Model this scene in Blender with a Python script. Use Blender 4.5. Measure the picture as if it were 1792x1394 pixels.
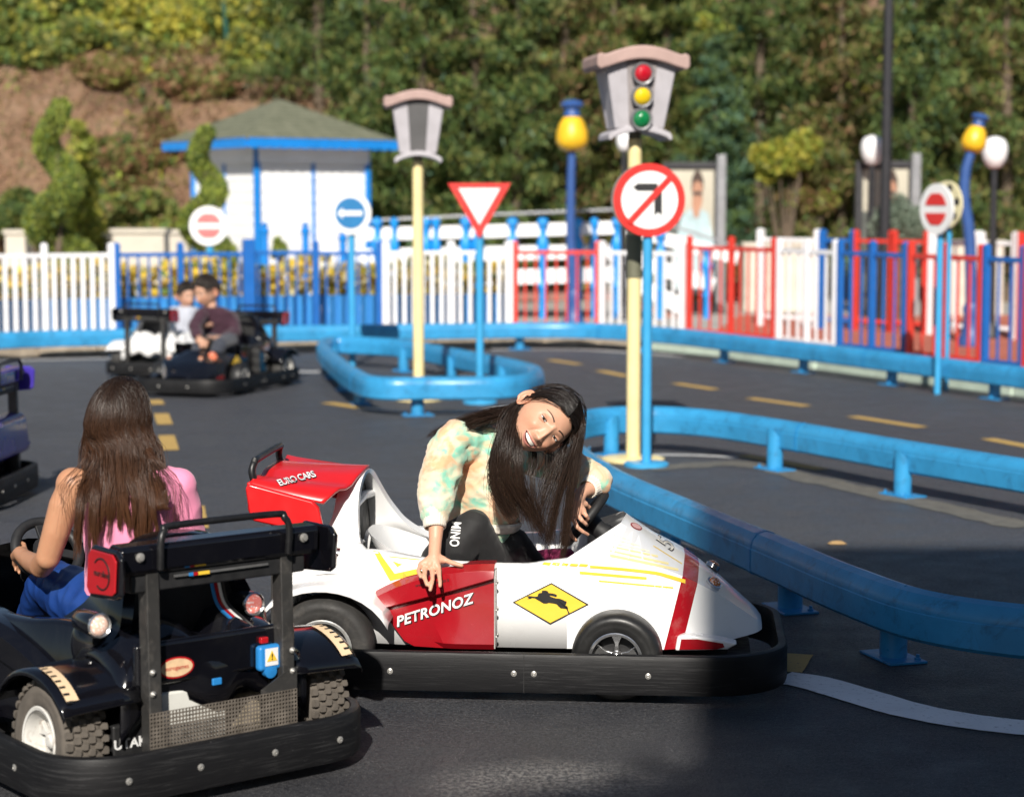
import bpy, bmesh, math, random
from mathutils import Vector, Matrix, Quaternion, noise
from mathutils.bvhtree import BVHTree
R = math.radians
for o in list(bpy.data.objects): bpy.data.objects.remove(o)
SC = bpy.context.scene
COL = SC.collection
# ------------------------------------------------------------------ camera
CAMH, FPX, PITCH = 1.65, 3600.0, math.atan((697 - 350) / 3600.0)
cam_d = bpy.data.cameras.new('camera'); cam = bpy.data.objects.new('camera', cam_d); COL.objects.link(cam)
cam.location = (0, 0, CAMH); cam.rotation_euler = (R(90) - PITCH, 0, 0)
cam_d.sensor_width = 36.0; cam_d.lens = 36.0 * FPX / 1792.0
cam_d.clip_start = 0.05; cam_d.clip_end = 400
cam_d.dof.use_dof = True; cam_d.dof.focus_distance = 6.85; cam_d.dof.aperture_fstop = 2.6
SC.camera = cam
# ------------------------------------------------------------------ world, sun, exposure
SUN_AZ, SUN_EL = R(5), R(34.5)          # sun behind the camera, a little to the left
w = bpy.data.worlds.new('World'); SC.world = w; w.use_nodes = True
nt = w.node_tree; bg = nt.nodes['Background']
sky = nt.nodes.new('ShaderNodeTexSky'); sky.sky_type = 'NISHITA'; sky.sun_disc = False
sky.sun_elevation = SUN_EL; sky.sun_rotation = R(180) + SUN_AZ; sky.air_density = 1.0; sky.dust_density = 0.6
nt.links.new(sky.outputs[0], bg.inputs[0]); bg.inputs[1].default_value = 0.05
sun_d = bpy.data.lights.new('sun', 'SUN'); sun_d.energy = 5.0; sun_d.angle = R(0.75); sun_d.color = (1.0, 0.94, 0.85)
sun = bpy.data.objects.new('sun', sun_d); COL.objects.link(sun)
SUNDIR = Vector((math.sin(SUN_AZ) * math.cos(SUN_EL), math.cos(SUN_AZ) * math.cos(SUN_EL), -math.sin(SUN_EL)))
sun.rotation_euler = SUNDIR.to_track_quat('-Z', 'Y').to_euler(); sun.location = (-3, -10, 9)
SC.view_settings.view_transform = 'Standard'; SC.view_settings.look = 'None'
SC.view_settings.exposure = 0.42; SC.view_settings.gamma = 1.0
SC.render.engine = 'CYCLES'
SC.cycles.max_bounces = 5; SC.cycles.diffuse_bounces = 3; SC.cycles.glossy_bounces = 3
SC.cycles.transparent_max_bounces = 6; SC.cycles.use_denoising = True; SC.cycles.sample_clamp_indirect = 4.0
# ------------------------------------------------------------------ pixel helpers (photo pixels to places)
SP, CP = math.sin(PITCH), math.cos(PITCH)
def ray(px, py):
    dx = (px - 896) / FPX; dy = (697 - py) / FPX
    return Vector((dx, CP + dy * SP, -SP + dy * CP))
def G(px, py, z=0.0):
    d = ray(px, py); t = (z - CAMH) / d.z
    return Vector((d.x * t, d.y * t, z))
def PY(px, py, Y):
    d = ray(px, py); t = Y / d.y
    return Vector((d.x * t, Y, CAMH + d.z * t))
# ------------------------------------------------------------------ materials
MATS = {}
def srgb(h):
    h = h.lstrip('#'); c = [int(h[i:i + 2], 16) / 255 for i in (0, 2, 4)]
    return tuple((x / 12.92 if x <= .04045 else ((x + .055) / 1.055) ** 2.4) for x in c)
class N:
    """small node-graph helper"""
    def __init__(s, name):
        s.m = bpy.data.materials.new(name); s.m.use_nodes = True; s.t = s.m.node_tree
        s.b = s.t.nodes['Principled BSDF']; s.tc = None
    def n(s, kind, **kw):
        nd = s.t.nodes.new('ShaderNode' + kind)
        for k, v in kw.items(): setattr(nd, k, v)
        return nd
    def l(s, a, b): s.t.links.new(a, b)
    def obj(s, scale=None):
        if not s.tc: s.tc = s.n('TexCoord')
        if scale is None: return s.tc.outputs['Object']
        mp = s.n('Mapping'); mp.inputs['Scale'].default_value = scale
        s.l(s.tc.outputs['Object'], mp.inputs[0]); return mp.outputs[0]
    def noise(s, sc, det=4, rough=.55, vec=None, dist=0.0):
        nd = s.n('TexNoise'); nd.inputs['Scale'].default_value = sc; nd.inputs['Detail'].default_value = det
        nd.inputs['Roughness'].default_value = rough; nd.inputs['Distortion'].default_value = dist
        s.l(vec if vec else s.obj(), nd.inputs['Vector']); return nd.outputs[0]
    def ramp(s, fac, stops):
        r = s.n('ValToRGB'); e = r.color_ramp.elements
        while len(e) < len(stops): e.new(.5)
        for i, (p, c) in enumerate(stops):
            e[i].position = p; e[i].color = (*c[:3], 1) if not isinstance(c, (int, float)) else (c, c, c, 1)
        s.l(fac, r.inputs[0]); return r.outputs[0]
    def mix(s, fac, a, b, mode='MIX'):
        m = s.n('Mix', data_type='RGBA', blend_type=mode)
        for i, x in ((0, fac), (6, a), (7, b)):
            if isinstance(x, (int, float)): m.inputs[i].default_value = x
            elif isinstance(x, tuple): m.inputs[i].default_value = (*x[:3], 1)
            else: s.l(x, m.inputs[i])
        return m.outputs[2]
    def math(s, op, a, b=None):
        m = s.n('Math', operation=op)
        for i, x in enumerate((a, b)):
            if x is None: continue
            if isinstance(x, (int, float)): m.inputs[i].default_value = x
            else: s.l(x, m.inputs[i])
        return m.outputs[0]
    def bump(s, h, strength=.3, dist=.01):
        b = s.n('Bump'); b.inputs['Strength'].default_value = strength; b.inputs['Distance'].default_value = dist
        s.l(h, b.inputs['Height']); s.l(b.outputs[0], s.b.inputs['Normal'])
    def set(s, **kw):
        for k, v in kw.items():
            k = {'base': 'Base Color', 'rough': 'Roughness', 'metal': 'Metallic', 'spec': 'Specular IOR Level', 'coat': 'Coat Weight',
                 'coatr': 'Coat Roughness', 'sss': 'Subsurface Weight', 'emis': 'Emission Color', 'emis_s': 'Emission Strength', 'sheen': 'Sheen Weight',
                 'trans': 'Transmission Weight', 'alpha': 'Alpha'}.get(k, k)
            i = s.b.inputs[k]
            if isinstance(v, (int, float)): i.default_value = v
            elif isinstance(v, tuple): i.default_value = (*v[:3], 1)
            else: s.l(v, i)
        return s
def paint(name, col, rough=.4, var=.12, nscale=6.0, coat=0.0, metal=0.0, bump=0.0, dirt=None, dirtamt=.0, spec=.5, bscale=60):
    """a painted or moulded surface with some unevenness and wear"""
    if name in MATS: return MATS[name]
    g = N(name); n1 = g.noise(nscale, 5)
    dark = tuple(c * (1 - var) for c in col); lite = tuple(min(1, c * (1 + var * .7)) for c in col)
    c = g.ramp(n1, [(.3, dark), (.7, lite)])
    if dirt:
        n2 = g.noise(nscale * 2.3, 8, .7, dist=.6)
        c = g.mix(g.ramp(n2, [(.52, 0.0), (.75, dirtamt)]), c, dirt)
    g.set(base=c, rough=g.ramp(g.noise(nscale * 3, 4), [(.3, max(.02, rough * .8)), (.75, min(1, rough * 1.25))]), metal=metal, coat=coat, spec=spec)
    if coat: g.set(coatr=.06)
    if bump: g.bump(g.noise(bscale, 3), bump, .004)
    MATS[name] = g.m; return g.m
# ------------------------------------------------------------------ mesh builder
class MB:
    def __init__(s): s.v = []; s.f = []; s.mi = []; s.cur = 0
    def add(s, vs, fs):
        o = len(s.v); s.v += [tuple(v) for v in vs]; s.f += [tuple(i + o for i in f) for f in fs]; s.mi += [s.cur] * len(fs); return s
    def box(s, c, d, M=None):
        x, y, z = (k / 2 for k in d); vs = [Vector((a * x, b * y, e * z)) for a in (-1, 1) for b in (-1, 1) for e in (-1, 1)]
        if M is not None: vs = [M @ v for v in vs]
        vs = [v + Vector(c) for v in vs]
        return s.add(vs, [(0, 1, 3, 2), (4, 6, 7, 5), (0, 4, 5, 1), (2, 3, 7, 6), (0, 2, 6, 4), (1, 5, 7, 3)])
    def bar(s, a, b, wd, ht, up=(0, 0, 1)):
        a, b = Vector(a), Vector(b); t = (b - a).normalized(); u = Vector(up)
        if abs(t.dot(u)) > .99: u = Vector((0, 1, 0))
        sx = t.cross(u).normalized(); uz = sx.cross(t)
        vs = [p + sx * (i * wd / 2) + uz * (j * ht / 2) for p in (a, b) for i, j in ((-1, -1), (1, -1), (1, 1), (-1, 1))]
        return s.add(vs, [(3, 2, 1, 0), (4, 5, 6, 7), (0, 1, 5, 4), (1, 2, 6, 5), (2, 3, 7, 6), (3, 0, 4, 7)])
    def tube(s, path, rad, n=10, caps=True, closed=False, flat=None):
        P = [Vector(p) for p in path]; m = len(P)
        if isinstance(rad, (int, float)): rad = [rad] * m
        T = []
        for i in range(m):
            a = P[i - 1] if (i or closed) else P[0]; b = P[(i + 1) % m] if (i < m - 1 or closed) else P[-1]
            T.append((b - a).normalized() if (b - a).length > 1e-9 else Vector((0, 0, 1)))
        u = T[0].orthogonal().normalized(); rings = []
        for i in range(m):
            u = (u - T[i] * u.dot(T[i])); u = u.normalized() if u.length > 1e-8 else T[i].orthogonal().normalized()
            v = T[i].cross(u)
            rings.append([P[i] + (u * math.cos(2 * math.pi * k / n) + v * math.sin(2 * math.pi * k / n)) * rad[i] for k in range(n)])
        return s.loft(rings, caps=caps, closed=closed)
    def cyl(s, a, b, r0, r1=None, n=16, caps=True): return s.tube([a, b], [r0, r0 if r1 is None else r1], n, caps)
    def loft(s, rings, caps=True, closed=False, wrap=True):
        n = len(rings[0]); m = len(rings); vs = [p for r in rings for p in r]; fs = []
        for i in range(m if closed else m - 1):
            for k in range(n if wrap else n - 1):
                a, b = i * n + k, i * n + (k + 1) % n; c, d = ((i + 1) % m) * n + (k + 1) % n, ((i + 1) % m) * n + k
                fs.append((a, b, c, d))
        if caps and not closed: fs += [tuple(range(n - 1, -1, -1)), tuple((m - 1) * n + k for k in range(n))]
        return s.add(vs, fs)
    def lathe(s, prof, o=(0, 0, 0), axis=(0, 0, 1), n=24, caps=True):
        ax = Vector(axis).normalized(); u = ax.orthogonal().normalized(); v = ax.cross(u); o = Vector(o)
        return s.loft([[o + ax * z + (u * math.cos(2 * math.pi * k / n) + v * math.sin(2 * math.pi * k / n)) * max(r, 1e-5) for k in range(n)] for r, z in prof], caps=caps)
    def prism(s, poly, o, ux, uy, depth):
        """2-D polygon in the plane (o, ux, uy), thickened along ux x uy"""
        o, ux, uy = Vector(o), Vector(ux), Vector(uy); nz = ux.cross(uy).normalized() * depth; n = len(poly)
        a = [o + ux * p[0] + uy * p[1] for p in poly]; b = [p + nz for p in a]
        area = sum(poly[i][0] * poly[(i + 1) % n][1] - poly[(i + 1) % n][0] * poly[i][1] for i in range(n))
        fs = [tuple(range(n - 1, -1, -1)), tuple(range(n, 2 * n))] + [(i, (i + 1) % n, n + (i + 1) % n, n + i) for i in range(n)]
        if area < 0: fs = [tuple(reversed(f)) for f in fs]
        return s.add(a + b, fs)
    def sphere(s, c, r, nu=20, nv=12, M=None):
        if isinstance(r, (int, float)): r = (r, r, r)
        c = Vector(c); rings = []
        for j in range(nv + 1):
            t = math.pi * j / nv
            ring = []
            for i in range(nu):
                p = Vector((r[0] * max(math.sin(t), 1e-4) * math.cos(2 * math.pi * i / nu), r[1] * max(math.sin(t), 1e-4) * math.sin(2 * math.pi * i / nu), -r[2] * math.cos(t)))
                ring.append(c + (M @ p if M is not None else p))
            rings.append(ring)
        return s.loft(rings)
    def sweep(s, prof, path, closed=False, caps=True):
        """profile (side, up) swept along a level path"""
        P = [Vector(p) for p in path]; m = len(P); rings = []
        for i in range(m):
            a = P[i - 1] if (i or closed) else P[0]; b = P[(i + 1) % m] if (i < m - 1 or closed) else P[-1]
            t = (b - a); t.z = 0; t.normalize(); sd = Vector((t.y, -t.x, 0))
            rings.append([P[i] + sd * q[0] + Vector((0, 0, q[1])) for q in prof])
        return s.loft(rings, caps=caps, closed=closed)
    def mesh(s, name, mats, smooth=38):
        me = bpy.data.meshes.new(name); me.from_pydata(s.v, [], s.f)
        for m in (mats if isinstance(mats, (list, tuple)) else [mats]): me.materials.append(m)
        if any(s.mi): me.polygons.foreach_set('material_index', s.mi)
        fixn(me)
        if smooth:
            me.shade_smooth()
            if smooth < 180: me.set_sharp_from_angle(angle=R(smooth))
        me.update(); return me
    def build(s, name, mats, parent=None, bevel=0.0, seg=2, smooth=38, sub=0, solid=0.0, loc=None, fix=True):
        me = s.mesh(name, mats, smooth); return put(name, me, parent, bevel, seg, sub, solid, loc)
def fixn(me):
    bm = bmesh.new(); bm.from_mesh(me); bmesh.ops.recalc_face_normals(bm, faces=bm.faces); bm.to_mesh(me); bm.free()
def put(name, me, parent=None, bevel=0.0, seg=2, sub=0, solid=0.0, loc=None, rotz=None):
    o = bpy.data.objects.new(name, me); COL.objects.link(o)
    if parent is not None: o.parent = parent
    if loc is not None: o.location = loc
    if rotz is not None: o.rotation_euler.z = rotz
    if solid: m = o.modifiers.new('solid', 'SOLIDIFY'); m.thickness = solid; m.offset = -1
    if sub: m = o.modifiers.new('sub', 'SUBSURF'); m.levels = m.render_levels = sub
    if bevel:
        m = o.modifiers.new('bevel', 'BEVEL'); m.width = bevel; m.segments = seg; m.limit_method = 'ANGLE'; m.angle_limit = R(40); m.harden_normals = True
    return o
def thing(name, label, cat, loc=(0, 0, 0), rotz=0.0, group=None):
    o = bpy.data.objects.new(name, None); COL.objects.link(o); o.empty_display_size = .1
    o.location = loc; o.rotation_euler = (0, 0, rotz); return tag(o, label, cat, group)
def tag(o, label=None, cat=None, group=None, kind=None):
    if label: o['label'] = label
    if cat: o['category'] = cat
    if group: o['group'] = group
    if kind: o['kind'] = kind
    return o
def catmull(pts, k=8, closed=False):
    P = [Vector(p) for p in pts]; n = len(P); out = []
    for i in range(n if closed else n - 1):
        a = P[(i - 1) % n] if (closed or i) else P[0] * 2 - P[1]; b = P[i]; c = P[(i + 1) % n]
        d = P[(i + 2) % n] if (closed or i < n - 2) else P[-1] * 2 - P[-2]
        for j in range(k):
            t = j / k; out.append(.5 * ((2 * b) + (c - a) * t + (2 * a - 5 * b + 4 * c - d) * t * t + (3 * b - a - 3 * c + d) * t ** 3))
    if not closed: out.append(P[-1].copy())
    return out
def along(path, d, closed=False):
    """points every d metres along a path with tangents"""
    P = list(path) + ([path[0]] if closed else []); out = []; acc = 0.0; nxt = d / 2
    for a, b in zip(P, P[1:]):
        L = (b - a).length
        while nxt <= acc + L and L > 0: out.append((a + (b - a) * ((nxt - acc) / L), (b - a).normalized())); nxt += d
        acc += L
    return out
def text_mesh(body, size, mat, name, extrude=.0015, align='CENTER', bold=0.0, shear=0.0, spacing=1.0, bend=None):
    cu = bpy.data.curves.new(name, 'FONT'); cu.body = body; cu.size = size; cu.extrude = extrude; cu.align_x = align; cu.align_y = 'CENTER'
    cu.offset = bold; cu.shear = shear; cu.space_character = spacing; cu.resolution_u = 4
    o = bpy.data.objects.new(name, cu); COL.objects.link(o)
    me = bpy.data.meshes.new_from_object(o.evaluated_get(bpy.context.evaluated_depsgraph_get()))
    bpy.data.objects.remove(o); bpy.data.curves.remove(cu)
    if bend:
        for v in me.vertices: v.co = bend(v.co)
    me.materials.clear(); me.materials.append(mat); me.name = name; return me
rnd = random.Random(7)
import numpy as np
# ================================================================== ground
def asphalt_mat():
    g = N('asphalt'); v = g.obj()
    big = g.noise(.55, 4, .6); mid = g.noise(4.5, 6, .65); fine = g.noise(70, 4, .75); grit = g.noise(150, 2, .6)
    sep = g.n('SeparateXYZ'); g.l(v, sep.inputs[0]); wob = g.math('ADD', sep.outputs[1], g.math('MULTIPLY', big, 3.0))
    mr = g.n('MapRange'); mr.inputs[1].default_value = 7.6; mr.inputs[2].default_value = 11.0; g.l(wob, mr.inputs[0])   # darker in front; grazing sky sheen put into the colour as paler blue further on
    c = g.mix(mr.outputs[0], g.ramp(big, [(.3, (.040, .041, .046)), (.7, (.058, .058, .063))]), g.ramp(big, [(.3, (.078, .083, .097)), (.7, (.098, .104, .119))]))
    c = g.mix(g.ramp(mid, [(.45, 0.0), (.75, .45)]), c, (.105, .104, .106))
    c = g.mix(g.ramp(fine, [(.44, 0.0), (.58, .88)]), c, (.019, .019, .023))
    c = g.mix(g.ramp(grit, [(.60, 0.0), (.72, .8)]), c, (.23, .225, .22))
    # sunlit speckle in front of the white kart, painted in as pale grit
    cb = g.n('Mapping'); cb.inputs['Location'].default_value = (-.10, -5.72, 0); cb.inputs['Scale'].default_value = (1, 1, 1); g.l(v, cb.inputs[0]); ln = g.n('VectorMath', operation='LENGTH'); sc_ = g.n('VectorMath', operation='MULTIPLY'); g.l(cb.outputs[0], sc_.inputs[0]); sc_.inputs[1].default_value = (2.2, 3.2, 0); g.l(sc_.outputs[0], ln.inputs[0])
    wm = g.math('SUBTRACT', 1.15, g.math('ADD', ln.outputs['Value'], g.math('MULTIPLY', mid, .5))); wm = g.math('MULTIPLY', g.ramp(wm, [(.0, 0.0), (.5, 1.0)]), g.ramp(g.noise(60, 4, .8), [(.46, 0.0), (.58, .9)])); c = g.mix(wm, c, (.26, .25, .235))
    # long scuffs left by the tyres
    st = g.noise(1.0, 5, .6, vec=g.obj((.7, 7, 1)), dist=.5)
    c = g.mix(g.ramp(st, [(.56, 0.0), (.72, .5)]), c, (.040, .041, .047))
    g.set(base=c, rough=g.ramp(mid, [(.3, .42), (.7, .7)]), spec=.45)
    h = g.math('ADD', g.math('MULTIPLY', fine, .6), g.math('MULTIPLY', grit, .5))
    h = g.math('ADD', h, g.math('MULTIPLY', g.noise(34, 5, .7), .9)); g.bump(h, 1.0, .011); return g.m
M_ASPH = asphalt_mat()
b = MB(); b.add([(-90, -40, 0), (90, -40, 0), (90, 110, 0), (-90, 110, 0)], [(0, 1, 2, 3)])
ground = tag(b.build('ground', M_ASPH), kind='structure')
def worn_paint(name, col, amt=.55):
    g = N(name); a = g.noise(38, 8, .75); d = g.noise(5, 4)
    c = g.mix(g.ramp(d, [(.3, .0), (.7, .35)]), col, tuple(x * .72 for x in col))
    c = g.mix(g.ramp(a, [(.56, 0.0), (.66, amt)]), c, (.06, .06, .065))
    g.set(base=c, rough=.7); g.bump(g.noise(120, 3), .4, .004); return g.m
M_YLINE = worn_paint('worn_yellow_paint', (.50, .33, .10), .75); M_WLINE = worn_paint('worn_white_paint', (.62, .62, .62), .8)
def strip_on_ground(name, pts, wd, mat, z=.004, k=8, rough=.004):
    P = catmull([Vector((p[0], p[1], z)) for p in pts], k) if len(pts) > 2 else [Vector((*pts[0][:2], z)), (Vector((*pts[0][:2], z)) + Vector((*pts[1][:2], z))) / 2, Vector((*pts[1][:2], z))]
    n = 6 if len(P) < 6 else 1; Q = []
    for a, c in zip(P, P[1:]):
        for i in range(n): Q.append(a + (c - a) * (i / n))
    Q.append(P[-1]); b = MB(); rings = []
    for i, p in enumerate(Q):
        t = (Q[min(i + 1, len(Q) - 1)] - Q[max(i - 1, 0)]).normalized(); s = Vector((-t.y, t.x, 0)) * (wd / 2)
        rings.append([p + s * (1 + rnd.uniform(-1, 1) * rough / wd), p - s * (1 + rnd.uniform(-1, 1) * rough / wd)])
    b.loft(rings, caps=False, wrap=False); return b.build(name, mat, ground, smooth=0)
# yellow dashes of the two lanes
for a, c, wd in [((1728, 768), (1806, 783), .12), ((1492, 729), (1614, 748), .12), ((1312, 697), (1412, 711), .12), ((1182, 671), (1252, 682), .12), ((1050, 649), (1098, 659), .12), ((962, 630), (1014, 638), .12),
              ((1300, 797), (1440, 822), .12), ((1040, 800), (1075, 797), .12), ((572, 705), (632, 714), .13), ((1392, 1145), (1372, 1176), .13)]:
    strip_on_ground('lane_dash', [G(*a), G(*c)], wd, M_YLINE)
for y0, y1, xc in [(645, 657, 246), (664, 682, 250), (700, 708, 272), (724, 743, 284), (762, 788, 293), (886, 925, 341), (1000, 1045, 378)]:
    a, c = G(xc - 2, y0), G(xc + 5, y1); strip_on_ground('lane_dash', [a, c], .115, M_YLINE)
strip_on_ground('white_line', [G(x, y) for x, y in ((632, 714), (690, 719), (760, 721), (820, 720), (900, 712))], .10, M_WLINE)
strip_on_ground('white_line', [G(x, y) for x, y in ((1040, 803), (1120, 797), (1210, 797), (1292, 801))], .07, M_WLINE)
strip_on_ground('white_line', [G(x, y) for x, y in ((1366, 1186), (1420, 1194), (1500, 1217), (1590, 1243), (1690, 1262), (1800, 1275), (1900, 1283))], .185, worn_paint('bright_white_paint', (.85, .85, .86), .45))
strip_on_ground('white_line', [G(x, y) for x, y in ((-120, 634), (60, 630), (260, 626), (420, 622))], .11, M_WLINE)
strip_on_ground('white_line', [G(x, y) for x, y in ((860, 612), (1000, 612), (1100, 617), (1200, 624))], .11, M_WLINE)
strip_on_ground('white_line', [G(x, y) for x, y in ((500, 651), (560, 651))], .16, M_WLINE)
# concrete dust line along the island's foot
strip_on_ground('concrete_edge', [G(x, y) for x, y in ((1130, 820), (1300, 812), (1420, 838), (1600, 878), (1800, 922))], .22, paint('concrete_dust', (.12, .115, .10), .9, .3, 14, dirt=(.07, .07, .07), dirtamt=.9), z=.003, rough=.05)
# dry leaves and chips lying about
M_CHIP = paint('dry_leaf', (.42, .27, .12), .8, .3)
for px, py, s, lab in [(1465, 952, .05, 'curled dry tan leaf lying on the asphalt inside the right-hand island')]:
    p = G(px, py); b = MB(); a = rnd.random() * 6
    b.loft([[p + Vector((math.cos(a + t) * s * r, math.sin(a + t) * s * r * .6, .004 + z)) for t in (0, 1, 2.1, 3, 4.2, 5.2)] for r, z in ((1, 0), (.55, .012), (.05, .008))])
    tag(b.build('fallen_leaf', M_CHIP), lab, 'leaf', None)
# ================================================================== guard rails
M_RAIL = paint('rail_blue_paint', (.035, .27, .53), .34, .16, 5, dirt=(.015, .05, .11), dirtamt=.7, bump=.15)
M_RAILD = paint('rail_blue_dark', (.018, .225, .50), .4, .16, 5, dirt=(.02, .07, .14), dirtamt=.6)
RPROF = [(-.052, -.088), (.052, -.088), (.066, -.074), (.066, .014), (.0625, .018), (.0625, .03), (.056, .052), (.036, .077), (0, .087), (-.036, .077), (-.056, .052), (-.0625, .03), (-.0625, .018), (-.066, .014), (-.066, -.074)]
def guard_rail(pts, closed, label, posts, side=1, name='guard_rail', k=8, big=1.0, plate=True):
    pts = [Vector((p[0], p[1], .218)) for p in pts]; path = catmull(pts, k, closed)
    t = thing(name, label, 'guard rail', (path[0].x, path[0].y, 0)); off = Vector((path[0].x, path[0].y, 0))
    b = MB(); b.sweep(RPROF, [p - off for p in path], closed); b.build('rail', M_RAIL, t, smooth=30)
    for p, d in along(path, 2.3, closed):
        b = MB(); q = p - off; dv = Vector((d.x, d.y, 0)).normalized(); b.sweep([(x * 1.035, z * 1.03) for x, z in RPROF], [q - dv * .012, q + dv * .012]); jo = b.build('rail_joint', M_RAILD, t, smooth=30)
    ps = along(path, posts, closed) if isinstance(posts, (int, float)) else posts
    for q in ps:
        p, d = q; p = Vector((p.x, p.y, 0)) - off; sd = Vector((-d.y, d.x, 0)).normalized() * side; c = p + sd * .062
        b = MB(); r = .05; n = 16; lo = []; hi = []
        for i in range(n):
            a = 2 * math.pi * i / n; e = sd * math.cos(a) * r + Vector((d.x, d.y, 0)).normalized() * math.sin(a) * r
            lo.append(c + e + Vector((0, 0, .009))); hi.append(c + e + Vector((0, 0, .20 + .062 * math.cos(a))))
        b.loft([lo, hi]); po = b.build('post', M_RAIL, t)
        b = MB(); M = Matrix.Rotation(math.atan2(d.y, d.x), 3, 'Z'); b.box(c + Vector((0, 0, .0052)), (.24, .15, .0095), M); b.build('base_plate', M_RAILD, po, bevel=.003)
        for sx in (-.09, .09):
            b = MB(); b.lathe([(.012, 0), (.012, .008), (.007, .009), (.007, .02), (0, .021)], c + M @ Vector((sx, .05, .01)), n=8)
            b.build('anchor_bolt', M_RAILD, po)
    return t
F_ISLAND = [(4.6, 7.4), (3.5, 9.25), (2.72, 10.62), (2.20, 11.55), (1.72, 12.5), (1.28, 13.2), (.86, 13.45), (.48, 13.2), (.30, 12.45), (.36, 11.35), (.52, 10.25), (.80, 9.18), (1.10, 8.08), (1.26, 7.5), (1.45, 7.02), (1.80, 6.74), (2.5, 6.46), (3.6, 6.1)]
def pd(px, py, d): p = G(px, py); return (p, Vector(d).normalized())
isl = guard_rail(F_ISLAND, False, 'blue guard rail looping round the island with the big no-left-turn sign', [], 1)
def add_posts(t, spots, side):
    off = t.location.copy()
    for p, d in spots:
        sub = guard_rail([(0, 50), (0, 51)], False, 'x', [(p, d)], side)
        for ch in list(sub.children):
            if ch.name.startswith('post'):
                ch.parent = t; dv = Vector((sub.location.x, sub.location.y, 0)) - Vector((off.x, off.y, 0)); ch.location = dv
            else: bpy.data.objects.remove(ch)
        bpy.data.objects.remove(sub)
def near_on(path, p):
    q = min(range(len(path) - 1), key=lambda i: ((path[i] + path[i + 1]) / 2 - Vector((p[0], p[1], .218))).length)
    a, c = path[q], path[q + 1]; d = (c - a).normalized(); return (a + d * max(0, min((c - a).length, (Vector((p[0], p[1], .218)) - a).dot(d))), d)
IPATH = catmull([Vector((*p, .218)) for p in F_ISLAND], 8)
add_posts(isl, [near_on(IPATH, G(*p)) for p in ((1068, 795), (1348, 822), (1568, 868))] + [near_on(IPATH, p) for p in ((3.1, 9.9), (.36, 11.6), (.75, 9.6), (1.07, 8.2), (1.30, 7.30), (2.9, 6.45))], 1)
L_ISL = [G(x, y, .215) for x, y in ((566, 613), (590, 640), (628, 668), (668, 679), (760, 679), (868, 678), (920, 672), (938, 660), (905, 648), (820, 631), (740, 615), (690, 608), (620, 604), (580, 604))]
guard_rail([(p.x, p.y) for p in L_ISL], True, 'blue guard rail round the narrow island with the give-way sign', 1.25, 1, k=6)
B_RAIL = [G(x, y, .215) for x, y in ((-700, 622), (-400, 611), (-160, 601), (0, 596), (80, 593), (260, 589), (500, 584), (700, 581), (960, 578), (1080, 581), (1190, 589), (1300, 602), (1430, 617), (1560, 633), (1792, 661), (1900, 676), (2080, 704), (2400, 760))]
guard_rail([(p.x, p.y) for p in B_RAIL], False, 'long blue guard rail in front of the coloured fences at the back', 1.45, 1, k=6)
BPATH = catmull([Vector((p.x, p.y, 0)) for p in B_RAIL], 6)
def offset_path(path, d):
    out = []
    for i, p in enumerate(path):
        t = (path[min(i + 1, len(path) - 1)] - path[max(i - 1, 0)]).normalized(); out.append(p + Vector((-t.y, t.x, 0)) * d)
    return out
# kerb behind the back rail: stone on the left, pale mint concrete on the right
KP = offset_path(BPATH, .42)
M_STONE = paint('kerb_stone', (.36, .30, .23), .85, .3, 9, bump=.3); M_MINT = paint('kerb_mint', (.50, .60, .50), .7, .15, 4, dirt=(.3, .3, .26), dirtamt=.5)
kp = [p for p in KP if p.x < 1.7]; kp2 = [p for p in KP if p.x > 1.45]
kb = thing('kerb', 'low tan stone kerb behind the back guard rail on the left', 'kerb', (0, 0, 0)); tag(kb, kind='structure'); del kb['category']; del kb['label']
ks = along(kp, .62)
for i, (p, d) in enumerate(ks):
    b = MB(); b.box(p + Vector((0, 0, .055)), (.605, .16, .11 + rnd.uniform(-.008, .008)), Matrix.Rotation(math.atan2(d.y, d.x), 3, 'Z')); b.build('kerb_stone', M_STONE, kb, bevel=.012)
for i, (p, d) in enumerate(along(kp2, 1.5)):
    b = MB(); b.box(p + Vector((0, 0, .075)), (1.49, .16, .15), Matrix.Rotation(math.atan2(d.y, d.x), 3, 'Z')); b.build('kerb_stone', M_MINT, kb, bevel=.012)
# ground behind the kerb
M_PAVE = paint('play_paving', (.38, .36, .33), .8, .2, 3, bump=.2); M_REDP = paint('red_rubber_paving', (.42, .12, .075), .85, .2, 4)
FP = offset_path(BPATH, .86)
b = MB(); A = [p + Vector((0, 0, .09)) for p in offset_path(BPATH, .5)]; far = [Vector((p.x * 1.6, 36, .09)) for p in A]
b.loft([A, far], caps=False, wrap=False); tag(b.build('pavement', M_PAVE, smooth=0), kind='structure')
b = MB(); A2 = [p + Vector((0, 0, .096)) for p in offset_path(BPATH, .52) if p.x > 1.9]; b.loft([A2, [Vector((p.x * 1.3 + .5, 28, .096)) for p in A2]], caps=False, wrap=False)
tag(b.build('red_paving', M_REDP, smooth=0), kind='structure')
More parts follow.
